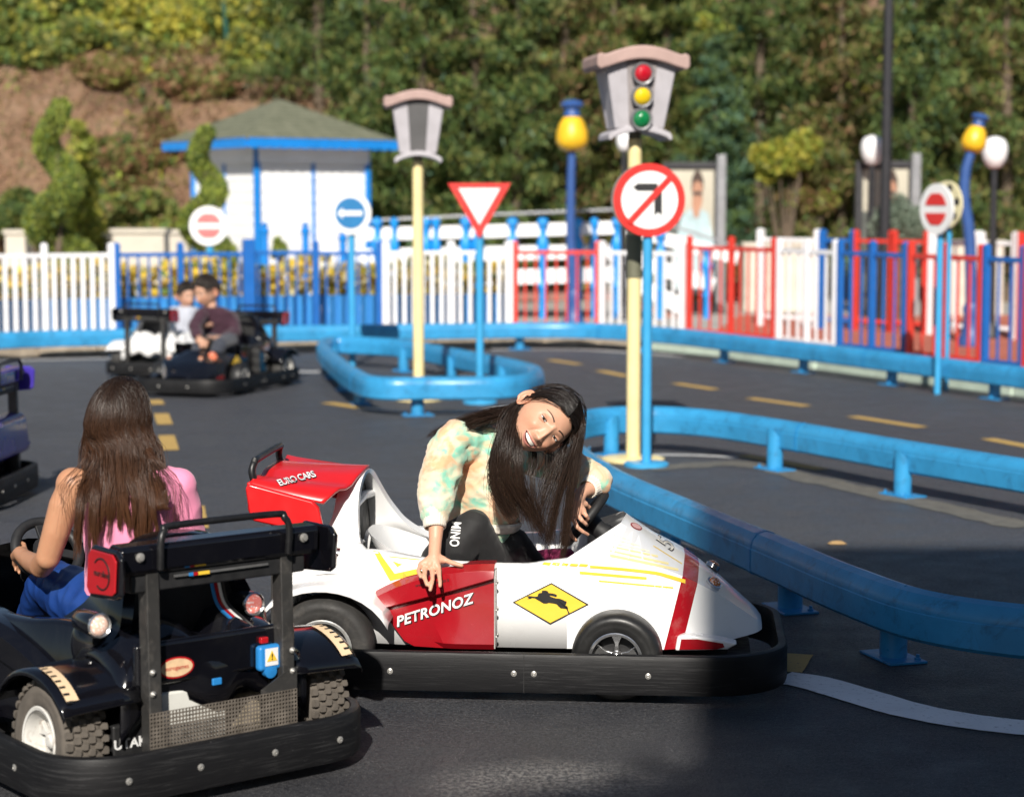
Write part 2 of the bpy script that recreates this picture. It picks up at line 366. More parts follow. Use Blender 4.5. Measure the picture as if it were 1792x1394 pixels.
# ================================================================== fences
FCOL = {'W': paint('fence_white', (.78, .78, .80), .45, .08, 4, dirt=(.5, .48, .44), dirtamt=.3), 'B': paint('fence_blue', (.012, .12, .42), .4, .12, 4),
        'R': paint('fence_red', (.62, .045, .03), .4, .12, 4)}
def at_px(path, px, py=540):
    d = ray(px, py); k = d.x / d.y
    for a, c in zip(path, path[1:]):
        f0, f1 = a.x - k * a.y, c.x - k * c.y
        if f0 <= 0 <= f1: return a + (c - a) * (-f0 / (f1 - f0)), (c - a).normalized()
    return path[-1], (path[-1] - path[-2]).normalized()
PICK = {}
def shared(key, fn):
    if key not in PICK: PICK[key] = fn()
    return PICK[key]
def fence_panel(path, x0, x1, col, label, h=1.05, z0=.09, gap=.105, pw=.022, post=.07, mid=(), ends=(1, 1), group='coloured fence panels'):
    a, d0 = at_px(path, x0); c, d1 = at_px(path, x1); L = (c - a).length; d = (c - a).normalized(); ang = math.atan2(d.y, d.x)
    t = thing('picket_fence', label, 'fence', (a.x, a.y, z0), ang, group); m = FCOL[col]
    def mk_post():
        b = MB(); w = post / 2; b.loft([[(sx * w * s, sy * w * s, z) for sx, sy in ((-1, -1), (1, -1), (1, 1), (-1, 1))] for s, z in ((1, -.06), (1, h + .03), (.5, h + .05))]); return b.mesh('post', m, 30)
    for i, fr in enumerate([0, 1] + list(mid)):
        if i < 2 and not ends[i]: continue
        put('post', shared(('post', col, post, h), mk_post), t, bevel=.006, seg=1, loc=(fr * L, 0, 0))
    for z in (.12, h - .085):
        b = MB(); b.box((L / 2, 0, z), (L - post * .9, .03, .045)); b.build('rail', m, t, bevel=.004, seg=1)
    n = max(2, round((L - post) / gap)); 
    def mk_pick(): b = MB(); b.box((0, 0, (h - .1) / 2 + .03), (pw, .02, h - .14)); return b.mesh('picket', m, 30)
    for i in range(1, n):
        x = L * i / n
        if any(abs(x - fr * L) < post * .6 for fr in mid): continue
        put('picket', shared(('pick', col, pw, h), mk_pick), t, loc=(x, .004, 0))
    return t
for x0, x1, col, lab, kw in [
    (-60, 79, 'W', 'white picket fence panel at the left edge of the photo', dict(pw=.05, gap=.098, ends=(1, 0))),
    (79, 196, 'W', 'white picket fence panel ending at the first blue fence post', dict(pw=.05, gap=.098)),
    (206, 317, 'B', 'blue bar fence panel next to the white picket fence on the left', dict()),
    (317, 436, 'B', 'blue bar fence panel behind the two boys', dict(ends=(0, 0))),
    (436, 553, 'B', 'blue bar fence panel starting at the thick blue post', dict(ends=(0, 1), h=1.06)),
    (553, 664, 'B', 'blue bar fence panel behind the round blue arrow sign', dict(ends=(0, 1))),
    (675, 789, 'W', 'white picket fence panel behind the smaller lantern pole', dict(pw=.045, gap=.1, post=.09)),
    (789, 890, 'W', 'white picket fence panel behind the give-way sign post', dict(pw=.04, gap=.105, post=.09, ends=(0, 1))),
    (901, 1046, 'R', 'red bar fence panel in front of the honey-pot lamp pole', dict()),
    (1054, 1194, 'W', 'white bar fence panel behind the tall traffic-light pole', dict(pw=.03)),
    (1206, 1279, 'R', 'red bar fence panel just right of the tall traffic-light pole', dict(ends=(1, 1))),
    (1279, 1354, 'R', 'red bar fence panel before the white pair on the right', dict(ends=(0, 1))),
    (1363, 1412, 'W', 'white bar fence panel, left of the pair on the right', dict(pw=.03)),
    (1412, 1461, 'W', 'white bar fence panel, right of the pair on the right', dict(pw=.03, ends=(0, 1))),
    (1470, 1526, 'B', 'blue bar fence panel right after the white pair', dict()),
    (1526, 1584, 'B', 'blue bar fence panel left of the right-hand red pair', dict(ends=(0, 1))),
    (1593, 1655, 'R', 'red bar fence panel behind the right-hand no-entry sign', dict()),
    (1655, 1716, 'R', 'red bar fence panel left of the last blue panel', dict(ends=(0, 1))),
    (1725, 1790, 'B', 'blue bar fence panel at the right edge of the photo', dict()),
    (1797, 1880, 'R', 'red bar fence panel running out of the photo on the right', dict()),
    (1889, 1990, 'W', 'white bar fence panel beyond the right edge of the photo', dict()), (1999, 2110, 'B', 'blue bar fence panel beyond the right edge of the photo', dict()), (2119, 2260, 'R', 'red bar fence panel beyond the right edge of the photo', dict()),
    (-330, -68, 'W', 'white picket fence panel beyond the left edge of the photo', dict(pw=.05, gap=.098))]:
    kw.setdefault('h', 1.05 if x0 < 1200 else 1.12)
    if x0 > 1200: kw.setdefault('gap', .15); kw['pw'] = .018 if col != 'W' else .028; kw.setdefault('post', .06)
    fence_panel(FP, x0, x1, col, lab, **kw)
p, d = at_px(FP, 436); b = MB(); b.box((0, 0, .56), (.13, .13, 1.14)); o = b.build('fence_post', FCOL['B'], bevel=.01, loc=(p.x, p.y, .09)); o.rotation_euler.z = math.atan2(d.y, d.x)
tag(o, 'thick blue fence post right of the two boys', 'post')
FP2 = [Vector((1.0, 26.0, 0)), Vector((3.2, 25.6, 0)), Vector((5.2, 23.6, 0)), Vector((7.4, 20.8, 0)), Vector((10.5, 17.0, 0))]
for x0, x1, col, lab, kw in [
    (1330, 1430, 'W', 'white fence panel of the second row, behind the white pair', dict(pw=.03)),
    (1438, 1492, 'B', 'blue fence panel of the second row', dict()),
    (1495, 1560, 'R', 'red fence panel of the second row behind the blue pair', dict()),
    (1562, 1622, 'R', 'red fence panel of the second row left of the right-hand no-entry sign', dict()),
    (1632, 1708, 'W', 'white fence panel of the second row right of the no-entry sign', dict(pw=.03, post=.1)),
    (1712, 1778, 'W', 'white fence panel of the second row behind the last blue panel', dict(pw=.03, post=.1)),
    (1782, 1850, 'R', 'red fence panel of the second row at the right edge', dict(post=.1))]:
    kw.setdefault('post', .08); kw['gap'] = .2; kw['pw'] = .02; fence_panel(FP2, x0, x1, col, lab, h=1.16, group='second row of fence panels', **kw)
# ================================================================== planter with yellow flowers behind the left fence
def leaf_cloud(name, pts, size, mats, parent=None, aspect=.5, seed=1, up=0.0, weights=None, sizes=None):
    """many small leaf-shaped faces; pts is an (n,3) array"""
    r = np.random.default_rng(seed); n = len(pts); pts = np.asarray(pts, dtype=np.float64)
    u = r.normal(size=(n, 3)); u[:, 2] += up; u /= np.linalg.norm(u, axis=1)[:, None]
    w_ = r.normal(size=(n, 3)); v = np.cross(u, w_); v /= np.linalg.norm(v, axis=1)[:, None]
    s = (size * r.uniform(.6, 1.4, n))[:, None] if sizes is None else np.asarray(sizes)[:, None]
    nrm = np.cross(u, v)
    a, c = pts - u * s, pts + u * s; e, f = pts + v * s * aspect + nrm * s * .15, pts - v * s * aspect + nrm * s * .15
    V = np.stack([a, e, c, f], 1).reshape(-1, 3)
    me = bpy.data.meshes.new(name); me.vertices.add(4 * n); me.vertices.foreach_set('co', V.ravel())
    me.loops.add(4 * n); me.loops.foreach_set('vertex_index', np.arange(4 * n, dtype=np.int32)); me.polygons.add(n)
    me.polygons.foreach_set('loop_start', np.arange(0, 4 * n, 4, dtype=np.int32)); me.polygons.foreach_set('loop_total', np.full(n, 4, dtype=np.int32))
    for m in mats: me.materials.append(m)
    if weights is None: idx = r.integers(0, len(mats), n)
    else: idx = r.choice(len(mats), n, p=np.array(weights) / sum(weights))
    me.polygons.foreach_set('material_index', idx.astype(np.int32)); me.update(calc_edges=True); me.validate()
    o = bpy.data.objects.new(name, me); COL.objects.link(o)
    if parent is not None: o.parent = parent
    return o
def leafm(name, col, rough=.55):
    if name in MATS: return MATS[name]
    g = N(name); n1 = g.noise(1.7, 3); c = g.ramp(n1, [(.3, tuple(x * .65 for x in col)), (.7, tuple(x * 1.25 for x in col))])
    g.set(base=c, rough=rough, spec=.3)
    tr = g.n('BsdfTranslucent'); g.l(c, tr.inputs[0]); mx = g.n('MixShader'); mx.inputs[0].default_value = .45
    out = g.t.nodes['Material Output']; g.l(g.b.outputs[0], mx.inputs[1]); g.l(tr.outputs[0], mx.inputs[2]); g.l(mx.outputs[0], out.inputs[0])
    MATS[name] = g.m; return g.m
LM = {k: leafm('leaf_' + k, c) for k, c in dict(dark=(.085, .135, .048), mid=(.155, .235, .070), olive=(.26, .275, .080), yel=(.55, .50, .09), lime=(.40, .47, .09), brown=(.33, .24, .11), blue=(.12, .22, .14), rust=(.36, .20, .115), dry=(.45, .31, .18), flower=(.90, .66, .10), cream=(.85, .78, .48), sage=(.28, .35, .27)).items()}
M_PLANTB = paint('planter_blue', (.03, .24, .60), .5, .15, 3)
pl = thing('planter_box', 'long blue plank planter with yellow flowers behind the left fence', 'planter', (0, 0, 0))
PP = offset_path(BPATH, 1.25); PP = [p for p in PP if -9.5 < p.x < .2]; i = 0
for p, d in along(PP, .092):
    me = shared('plank', lambda: (lambda b: (b.box((0, 0, .24), (.086, .03, .48)), b.mesh('plank', M_PLANTB, 30))[1])(MB()))
    put('plank', me, pl, loc=(p.x, p.y + (.004 if i % 2 else 0), .09), rotz=math.atan2(d.y, d.x)); i += 1
b = MB(); back = offset_path(PP, .5); b.loft([[p + Vector((0, 0, .45)) for p in PP], [p + Vector((0, 0, .45)) for p in back]], caps=False, wrap=False); b.build('soil', paint('soil', (.09, .06, .04), .9), pl)
r = np.random.default_rng(3); pts = []
for p, d in along(PP, .045):
    nn = Vector((-d.y, d.x, 0)); 
    for _ in range(32):
        q = p + nn * r.uniform(.02, .5); hh = r.uniform(0, 1) ** 1.2 * (.46 + .06 * math.sin(p.x * 5)); pts.append((q.x + r.normal() * .03, q.y, .50 + hh))
tag(leaf_cloud('flowers', pts, .05, [LM['flower'], LM['cream'], LM['mid'], LM['olive'], LM['yel']], aspect=.75, seed=4, weights=[6, 1.5, 1.2, .8, 2]), 'band of yellow flowers growing in the blue planter', 'flowers', kind='stuff')
# ================================================================== sign posts, traffic lights, lamps
M_POLEB = paint('post_light_blue', (.045, .33, .62), .4, .12, 5); M_CREAM = paint('pole_cream', (.80, .67, .34), .45, .1, 4, dirt=(.5, .4, .2), dirtamt=.3)
M_SWHITE = paint('sign_white', (.80, .80, .80), .4, .06, 5); M_SRED = paint('sign_red', (.66, .035, .03), .4, .1, 6); M_SBLUE = paint('sign_blue', (.012, .16, .38), .4, .1, 6)
M_SBLACK = paint('sign_black', (.02, .02, .022), .5, .1); M_OLIVE = paint('pole_olive', (.15, .15, .10), .6, .2); M_SBACK = paint('sign_back', (.16, .16, .15), .5, .15)
M_SPINK = paint('sign_faded_red', (.60, .17, .17), .5, .12, 6)
def circ(r, n=40, cx=0, cy=0): return [(cx + r * math.cos(2 * math.pi * i / n), cy + r * math.sin(2 * math.pi * i / n)) for i in range(n)]
def seg(r, y0, y1, n=14):
    """part of a disc between two heights"""
    a0, a1 = math.asin(max(-1, min(1, y0 / r))), math.asin(max(-1, min(1, y1 / r)))
    rt = [(r * math.cos(a0 + (a1 - a0) * i / n), r * math.sin(a0 + (a1 - a0) * i / n)) for i in range(n + 1)]
    return rt + [(-x, y) for x, y in reversed(rt)]
def sign(px, py_base, py_c, r, face, label, rot=0.0, pr=.03, base=True, back_c=None):
    """round or triangular sign on a light blue post; face(b_parent, plate) adds the picture"""
    p = G(px, py_base); zc = PY(px, py_c, p.y).z
    t = thing('traffic_sign', label, 'sign', (p.x, p.y, 0), rot)
    b = MB(); b.cyl((0, 0, .004), (0, 0, zc + r * .3), pr, n=14); b.build('post', M_POLEB, t)
    if base:
        b = MB(); b.lathe([(.14, .0), (.14, .018), (.13, .024), (pr + .004, .026)], n=28); b.build('base_plate', M_POLEB, t)
    o = Vector((0, -pr - .004, zc)); X, Z = Vector((1, 0, 0)), Vector((0, 0, 1))
    def layer(name, poly, lift, mat, parent=t, th=.003):
        b = MB(); b.prism(poly, o + Vector((0, -lift, 0)), X, Z, th); return b.build(name, mat, parent, smooth=30)
    face(layer, r, t); return t
def f_noentry(mat):
    def f(L, r, t):
        L('rim', circ(r), 0, M_SWHITE, th=.02); L('upper_field', seg(r * .66, r * .15, r * .62), .0232, mat); L('lower_field', seg(r * .66, -r * .62, -r * .15), .0232, mat)
    return f
def f_arrow(L, r, t):
    L('rim', circ(r), 0, M_SWHITE, th=.02); L('blue_disc', circ(r * .74), .0232, M_SBLUE)
    L('arrow', [(-.62 * r, 0), (-.36 * r, .26 * r), (-.36 * r, .11 * r), (.58 * r, .11 * r), (.58 * r, -.11 * r), (-.36 * r, -.11 * r), (-.36 * r, -.26 * r)], .0265, M_SWHITE)
def f_yield(L, r, t):
    s = r * 1.0; tri = lambda k, dy=0: [(-s * k, s * .82 * k + dy), (0, -s * .92 * k + dy), (s * k, s * .82 * k + dy)]
    L('plate', tri(1.0), 0, M_SRED, th=.015); L('white_field', tri(.66, .03), .0182, M_SWHITE)
def f_noturn(L, r, t):
    b_ = L('backing', circ(r * 1.0, cx=-.012), -.012, M_SBACK, th=.010)
    L('red_disc', circ(r, 56), 0, M_SRED, th=.012); L('white_field', circ(r * .79, 48), .0152, M_SWHITE)
    L('arrow_head', [(-.47 * r, .34 * r), (-.34 * r, .45 * r), (.22 * r, .45 * r), (.22 * r, .25 * r), (-.34 * r, .25 * r)], .0185, M_SBLACK)
    L('arrow_stem', [(.13 * r, .25 * r), (.34 * r, .25 * r), (.345 * r, -.42 * r), (.235 * r, -.33 * r), (.13 * r, -.42 * r)], .0185, M_SBLACK)
    c = math.cos(R(47)); s_ = math.sin(R(47)); a = r * .85; h = r * .085
    L('slash', [(-a * c - h * s_, -a * s_ + h * c), (a * c - h * s_, a * s_ + h * c), (a * c + h * s_, a * s_ - h * c), (-a * c + h * s_, -a * s_ - h * c)], .0218, M_SRED)
sign(1131, 815, 350, .224, f_noturn, 'big round no-left-turn sign, red ring with a crossed black arrow', R(8), .03)
sign(840, 705, 366, .255, f_yield, 'red and white triangular give-way sign on a light blue post', R(-2), .032)
sign(617, 640, 373, .208, f_arrow, 'round blue sign with a white left arrow on a light blue post', R(-6), .034, base=False)
sign(370, 604, 395, .222, f_noentry(M_SPINK), 'faded no-entry sign with pale red halves, in front of the spiral bush', R(-4), .04, base=False)
t = sign(1640, 690, 366, .215, f_noentry(M_SRED), 'narrow-looking no-entry sign turned away, in front of the right-hand fences', R(-63), .028, base=False)
# the cream and black disc just behind the right-hand no-entry sign
p = G(1652, 684); zc = PY(1652, 358, p.y + .12).z; t = thing('traffic_sign', 'cream sign with black marks just behind the right-hand no-entry sign', 'sign', (p.x + .04, p.y + .10, 0), R(-63))
b = MB(); b.cyl((0, 0, 0), (0, 0, zc), .02, n=10); b.build('post', M_POLEB, t)
b = MB(); b.prism(circ(.205), (0, -.025, zc), (1, 0, 0), (0, 0, 1), .02); b.build('plate', paint('sign_cream', (.75, .68, .42), .5), t)
for a in (70, 10, -40): b = MB(); b.prism(circ(.035, 12, .15 * math.cos(R(a)), .15 * math.sin(R(a))), (0, -.0465, zc), (1, 0, 0), (0, 0, 1), .002); b.build('black_mark', M_SBLACK, t)
M_LANT = paint('lantern_grey', (.44, .42, .45), .6, .12, 5, dirt=(.3, .28, .28), dirtamt=.4); M_LANTR = paint('lantern_roof', (.42, .29, .26), .7, .15, 6); M_LANTD = paint('lantern_dark', (.10, .098, .10), .6, .15)
M_CHR = paint('lamp_bezel', (.20, .20, .21), .5, .1, metal=.2)
def glassm(name, col):
    g = N(name); g.set(base=col, rough=.12, spec=.6, coat=.6); v = g.n('TexVoronoi'); v.inputs['Scale'].default_value = 90; g.l(g.obj(), v.inputs[0]); g.bump(v.outputs[0], .35, .004); return g.m
def lantern(px, py_base, py_top, py_bot, py_pole, label, rot, wtop, lights, pr=.045):
    """cartoon lantern on a cream pole: tapered box, wavy roof slab, wavy foot"""
    p = G(px, py_base); zt = PY(px, py_top, p.y).z; zb = PY(px, py_bot, p.y).z; h = zt - zb
    t = thing('traffic_light', label, 'traffic light', (p.x, p.y, 0), rot)
    b = MB(); b.cyl((0, 0, .012), (0, 0, zb - .04), pr, pr * .96, n=20); po = b.build('pole', M_CREAM, t)
    b = MB(); b.lathe([(.20, .004), (.20, .018), (.185, .024), (pr + .004, .026)], n=32); b.build('base_plate', M_CREAM, t)
    b = MB(); b.cyl((0, 0, zb - .0405), (0, 0, zb + .02), pr * .9, n=16); b.build('neck', M_OLIVE, t)
    wt, wb = wtop / 2, wtop / 2 * .70; dt, db = wt * .85, wb * .85
    # frame of four corner boards, recessed panels between them
    b = MB(); n = 5
    b.loft([[(-w_ * .97, -d_ * .97, z), (w_ * .97, -d_ * .97, z), (w_ * .97, d_ * .97, z), (-w_ * .97, d_ * .97, z)] for w_, d_, z in ((wb, db, zb + .02), (wt, dt, zt))]); b.build('core', M_LANTD if not lights else M_LANT, t)
    def board(c0, c1, wd):   # tapered corner board on the front/back faces
        for sy in (-1, 1):
            for sx in (-1, 1):
                b = MB(); q = []
                for w_, d_, z in ((wb, db, zb + .02), (wt, dt, zt)):
                    xo, xi = sx * w_, sx * (w_ - wd * w_ / wt); y0, y1 = sy * d_, sy * d_ * .6
                    q.append([(xi, y0, z), (xo, y0, z), (xo, y1, z), (xi, y1, z)])
                b.loft(q); b.build('corner_board', M_LANT, t, bevel=.012)
    board(0, 0, wt * .62)
    def slab(zc, half, dep, th, amp, mat, name, curl):
        path = []
        for i in range(25):
            u = -1 + 2 * i / 24; z = amp * math.cos(u * math.pi * .62) - amp * .35
            if abs(u) > .8: z += curl * ((abs(u) - .8) / .2)
            path.append((u * half, z))
        b = MB(); rings = []
        for i, (x, z) in enumerate(path):
            k = th * (.5 if 0 < i < 24 else .3) * (1.25 if abs(x) > half * .85 else 1.0); rings.append([(x, -dep, zc + z - k), (x, dep, zc + z - k), (x, dep, zc + z + k), (x, -dep, zc + z + k)])
        b.loft(rings); return b.build(name, mat, t, bevel=.014, seg=3)
    slab(zt + .02, wt * 1.3, dt * 1.3, .075 * wtop / .40, .055, M_LANTR, 'roof', .02)
    slab(zb, wb * 1.28, db * 1.25, .04, .035, M_LANT, 'foot', -.012)
    if lights:
        hl = h * .92
        for k, (nm, col) in enumerate((('red', (.45, .008, .02)), ('yellow', (.72, .50, .01)), ('green', (.004, .17, .05)))):
            f = .84 - k * .325; z = zb + h * f; y = -(db + (dt - db) * f); rr = h * .135
            sl = (dt - db) / h; ax = Vector((0, -1, -sl)).normalized()
            b = MB(); b.lathe([(rr * 1.18, 0), (rr * 1.2, .045), (rr * 1.12, .052), (rr * .9, .046), (rr * .84, .03)], (0, y - .006, z), ax, 32, False); lp = b.build('bezel', M_CHR, t)
            b = MB(); b.lathe([(rr * 1.02, .036), (rr * .88, .050), (rr * .55, .062), (rr * .2, .067), (.0005, .068)], (0, y - .006, z), ax, 32); b.build(nm + '_lens', glassm(nm + '_glass', col), t, smooth=180)
        b = MB(); q = []
        for w_, d_, z in ((wb, db, zb + .03), (wt, dt, zt - .005)): q.append([(-w_ * .42, -d_ * 1.03, z), (w_ * .42, -d_ * 1.03, z), (w_ * .42, -d_ * .5, z), (-w_ * .42, -d_ * .5, z)])
        b.loft(q); b.build('lamp_panel', paint('lamp_panel', (.30, .27, .27), .6, .2), t)
    else:
        b = MB(); q = []
        for w_, d_, z in ((wb, db, zb + .03), (wt, dt, zt - .005)): q.append([(-w_ * .4, -d_ * 1.01, z), (w_ * .4, -d_ * 1.01, z), (w_ * .4, -d_ * .5, z), (-w_ * .4, -d_ * .5, z)])
        b.loft(q); b.build('dark_panel', M_LANTD, t)
    return t, zb
tl, zb1 = lantern(1108, 806, 112, 232, 250, 'tall traffic light shaped like a lantern with red, yellow and green lamps', R(9), .45, True)
p = G(1108, 806); z0, z1 = PY(1108, 486, p.y).z, PY(1108, 410, p.y).z
b = MB(); b.cyl((0, 0, z0), (0, 0, z1), .0475, n=20); b.build('sleeve', M_OLIVE, tl)
tl2, _ = lantern(733, 700, 180, 274, 290, 'smaller lantern-shaped traffic light with a plain dark front', R(4), .43, False, .046)
b = MB(); b.cyl((0, 0, .02), (0, 0, .14), .0485, n=20); b.build('sleeve', M_OLIVE, tl2)
# honey-pot lamps
M_HPY = paint('honey_yellow', (.78, .47, .02), .4, .12); M_HPB = paint('lamp_navy', (.03, .085, .27), .45, .12)
def honey_lamp(px, Y, py_top, py_bot, path_px, label, tilt):
    g = PY(px, 600, Y); t = thing('honey_pot_lamp', label, 'lamp', (g.x, Y, .09)); s = Y / FPX
    base = PY(path_px[-1][0], path_px[-1][1], Y); P = [PY(x, y, Y) - Vector((g.x, Y, .09)) for x, y in path_px] + [Vector((base.x - g.x, 0, 0))]
    b = MB(); P = catmull(P, 6); b.tube(P, [.05 + .02 * (i / len(P)) for i in range(len(P))], 12); b.build('pole', M_HPB, t)
    b = MB(); b.lathe([(.14, 0), (.15, .05), (.10, .16), (.08, .32), (.10, .40), (.075, .46)], P[-1], n=20); b.build('foot', M_HPB, t)
    o = P[0]; ax = Vector((math.sin(tilt), 0, math.cos(tilt))); H = (py_bot - py_top) * s; k = H / .55
    b = MB(); b.lathe([(.05, -.02), (.12, .0), (.172, .06), (.182, .12), (.172, .20), (.14, .29), (.105, .345), (.09, .36)], o, ax, 28); bb = [(x) for x in b.v]; b.v = [tuple(o + (Vector(v) - o) * k) for v in b.v]; b.build('pot', M_HPY, t)
    b = MB(); b.lathe([(.088, .355), (.10, .37), (.085, .40), (.085, .455), (.125, .475), (.13, .50), (.105, .53), (.03, .55)], o, ax, 24); b.v = [tuple(o + (Vector(v) - o) * k) for v in b.v]; b.build('lid', M_HPB, t)
    return t
honey_lamp(1001, 25.2, 182, 268, [(1001, 262), (999, 330), (999, 420), (1003, 500), (1004, 566)], 'upright yellow honey-pot lamp with blue lid left of the tall traffic light', 0)
honey_lamp(1695, 22.0, 202, 268, [(1700, 264), (1690, 300), (1688, 350), (1697, 420), (1700, 560)], 'tilted yellow honey-pot lamp on a bent blue pole near the right edge', R(14))
# white globe lamps and the tall dark pole
M_GLOBE = paint('globe_white', (.82, .82, .83), .35, .04); M_BLKP = paint('pole_black', (.022, .022, .026), .45, .15)
def globe(px, py, Y, label, hp=42):
    c = PY(px, py, Y); t = thing('globe_lamp', label, 'lamp', (c.x, Y, .09)); k = hp * Y / FPX / .30; z = c.z - .09
    b = MB(); b.lathe([(.035, -.16), (.075, -.14), (.115, -.06), (.125, .02), (.115, .08), (.085, .125), (.03, .145), (.001, .15)], (0, 0, 0), n=24); b.v = [(x * k, y * k, z + zz * k) for x, y, zz in b.v]; b.build('globe', M_GLOBE, t)
    b = MB(); b.cyl((0, 0, 0), (0, 0, z - .15 * k), .045, .035, 12); b.build('post', M_BLKP, t)
    b = MB(); b.lathe([(.09, 0), (.09, .05), (.06, .12), (.05, .2)], n=16); b.build('foot', M_BLKP, t); return t
globe(1527, 262, 27.5, 'white oval globe lamp left of the tall black pole', 50); globe(1741, 266, 23.2, 'white oval globe lamp beside the tilted honey-pot lamp', 54); globe(1092, 248, 27.0, 'white globe lamp half hidden behind the tall traffic light', 32)
p = PY(1546, 560, 26.5); t = thing('lamp_post', 'tall slim black lamp post rising out of the picture', 'lamp post', (p.x, 26.5, .09))
b = MB(); b.cyl((0, 0, 0), (0, 0, 5.9), .075, .055, 14); b.build('post', M_BLKP, t); b = MB(); b.lathe([(.14, 0), (.14, .06), (.1, .3), (.08, .6)], n=16); b.build('foot', M_BLKP, t)
b = MB(); b.lathe([(.06, 5.88), (.2, 5.95), (.26, 6.1), (.2, 6.3), (.02, 6.4)], n=20); b.build('lamp_head', M_GLOBE, t)
# advertising panels
M_FRAME = paint('frame_grey', (.05, .05, .055), .4, .1, metal=.2); M_ALU = paint('frame_alu', (.42, .43, .45), .35, .1, metal=.6)
M_PBG = paint('poster_sky', (.50, .47, .38), .35, .3, 1.2); M_PSH = paint('poster_shirt', (.42, .55, .58), .4, .25, 5); M_PSK = paint('poster_skin', (.42, .22, .14), .4, .15); M_PHA = paint('poster_hair', (.06, .035, .025), .5); M_PDK = paint('poster_dark', (.10, .11, .10), .4, .4, 3)
def advert(x0, x1, y0, Y, label, flip=1):
    a, c = PY(x0, y0, Y), PY(x1, y0, Y); W = c.x - a.x; H = a.z - .09
    t = thing('advert_panel', label, 'advert panel', ((a.x + c.x) / 2, Y, .09))
    b = MB(); b.box((0, .0, H / 2 + .2), (W - .1, .08, H - .42)); b.build('case', M_FRAME, t)
    for nm, c_, d_ in (('frame_side', (-W / 2 + .04, -.01, H / 2), (.08, .14, H)), ('frame_top', (0, -.011, H - .04), (W - .17, .138, .08)), ('frame_bottom', (0, -.011, .3), (W - .17, .138, .08))):
        b = MB(); b.box(c_, d_); b.build(nm, M_FRAME, t, bevel=.008)
    b = MB(); b.box((W / 2 - .0, 0, H / 2 + .05), (.12, .2, H + .1)); b.build('lit_edge', M_ALU, t, bevel=.01)
    pw, ph = W - .2, H - .45; o = Vector((0, -.0405, .34))
    def lay(nm, poly, k, m): b = MB(); b.prism([(x * pw / 2 * flip, y * ph) for x, y in poly], o + Vector((0, -.0025 * k, 0)), (1, 0, 0), (0, 0, 1), .002); return b.build(nm, m, t, smooth=0)
    ps = lay('poster', [(-1, 0), (1, 0), (1, 1), (-1, 1)], 1, M_PBG); lay('poster_backdrop', [(-1, .0), (.1, 0), (.0, .62), (-1, .66)], 2, M_PDK)
    lay('printed_shirt', [(-.75, 0), (-.8, .35), (-.45, .62), (.1, .70), (.75, .64), (1, .4), (1, 0)], 3, M_PSH)
    lay('printed_face', [(.0, .68), (.02, .86), (.15, .93), (.34, .93), (.48, .86), (.48, .74), (.36, .66), (.3, .60), (.12, .60)], 4, M_PSK)
    lay('printed_hair', [(-.04, .80), (-.02, .93), (.15, 1.0), (.38, .99), (.52, .92), (.54, .80), (.46, .88), (.3, .91), (.1, .9)], 5, M_PHA)
    lay('printed_glasses', [(.04, .82), (.46, .82), (.45, .785), (.28, .79), (.26, .80), (.22, .79), (.05, .785)], 5, M_SBLACK)
    return t
advert(1160, 1262, 284, 28.6, 'advert panel showing a man in a pale shirt, right of the big round sign'); advert(1497, 1602, 282, 27.8, 'advert panel showing a man in a pale shirt, behind the tall black pole')
# ================================================================== kiosk
M_WOODW = paint('siding_white', (.86, .86, .86), .55, .06, 3, dirt=(.6, .58, .55), dirtamt=.25); M_TRIM = paint('kiosk_blue', (.008, .22, .66), .45, .1); 
def shingle():
    g = N('roof_shingle'); n1 = g.noise(7, 6); c = g.ramp(n1, [(.3, (.105, .115, .075)), (.7, (.175, .18, .125))]); g.set(base=c, rough=.85); g.bump(g.noise(60, 3), .5, .01); return g.m
M_SHIN = shingle()
KY = 29.0; kc = PY(487, 420, KY); kz = .09; ks_ = 1.78; kr = R(37)
ki = thing('kiosk', 'small white wooden kiosk with blue trim and a green shingle roof', 'kiosk', (kc.x, KY + .3, kz), kr)
eave = 2.30; hs = ks_ / 2
for k in range(4):
    M = Matrix.Rotation(R(90) * k, 3, 'Z'); wl = thing('x', 'x', 'x'); bpy.data.objects.remove(wl)
    b = MB(); b.box(M @ Vector((0, -hs + .03, eave / 2)), (ks_ - .04, .04, eave), M); wo = b.build('wall', M_WOODW, ki)
    for j in range(15):
        z = .02 + j * .15; b = MB(); b.prism([(0, 0), (.012, 0), (.003, .148), (0, .148)], M @ Vector((-hs + .035, -hs + .0095, z)), M @ Vector((0, -1, 0)), Vector((0, 0, 1)), -(ks_ - .07)); b.build('board', M_WOODW, wo, smooth=30)
    b = MB(); b.box(M @ Vector((-hs, -hs, eave / 2)), (.075, .075, eave), M); b.build('corner_trim', M_TRIM, ki, bevel=.006)
    b = MB(); b.box(M @ Vector((.0, -hs - .004, eave / 2)), (.045, .03, eave - .02), M); b.build('middle_trim', M_TRIM, ki)
rs = 2.40 / 2
sc = [(-rs + i * .06, 0) for i in range(41)]
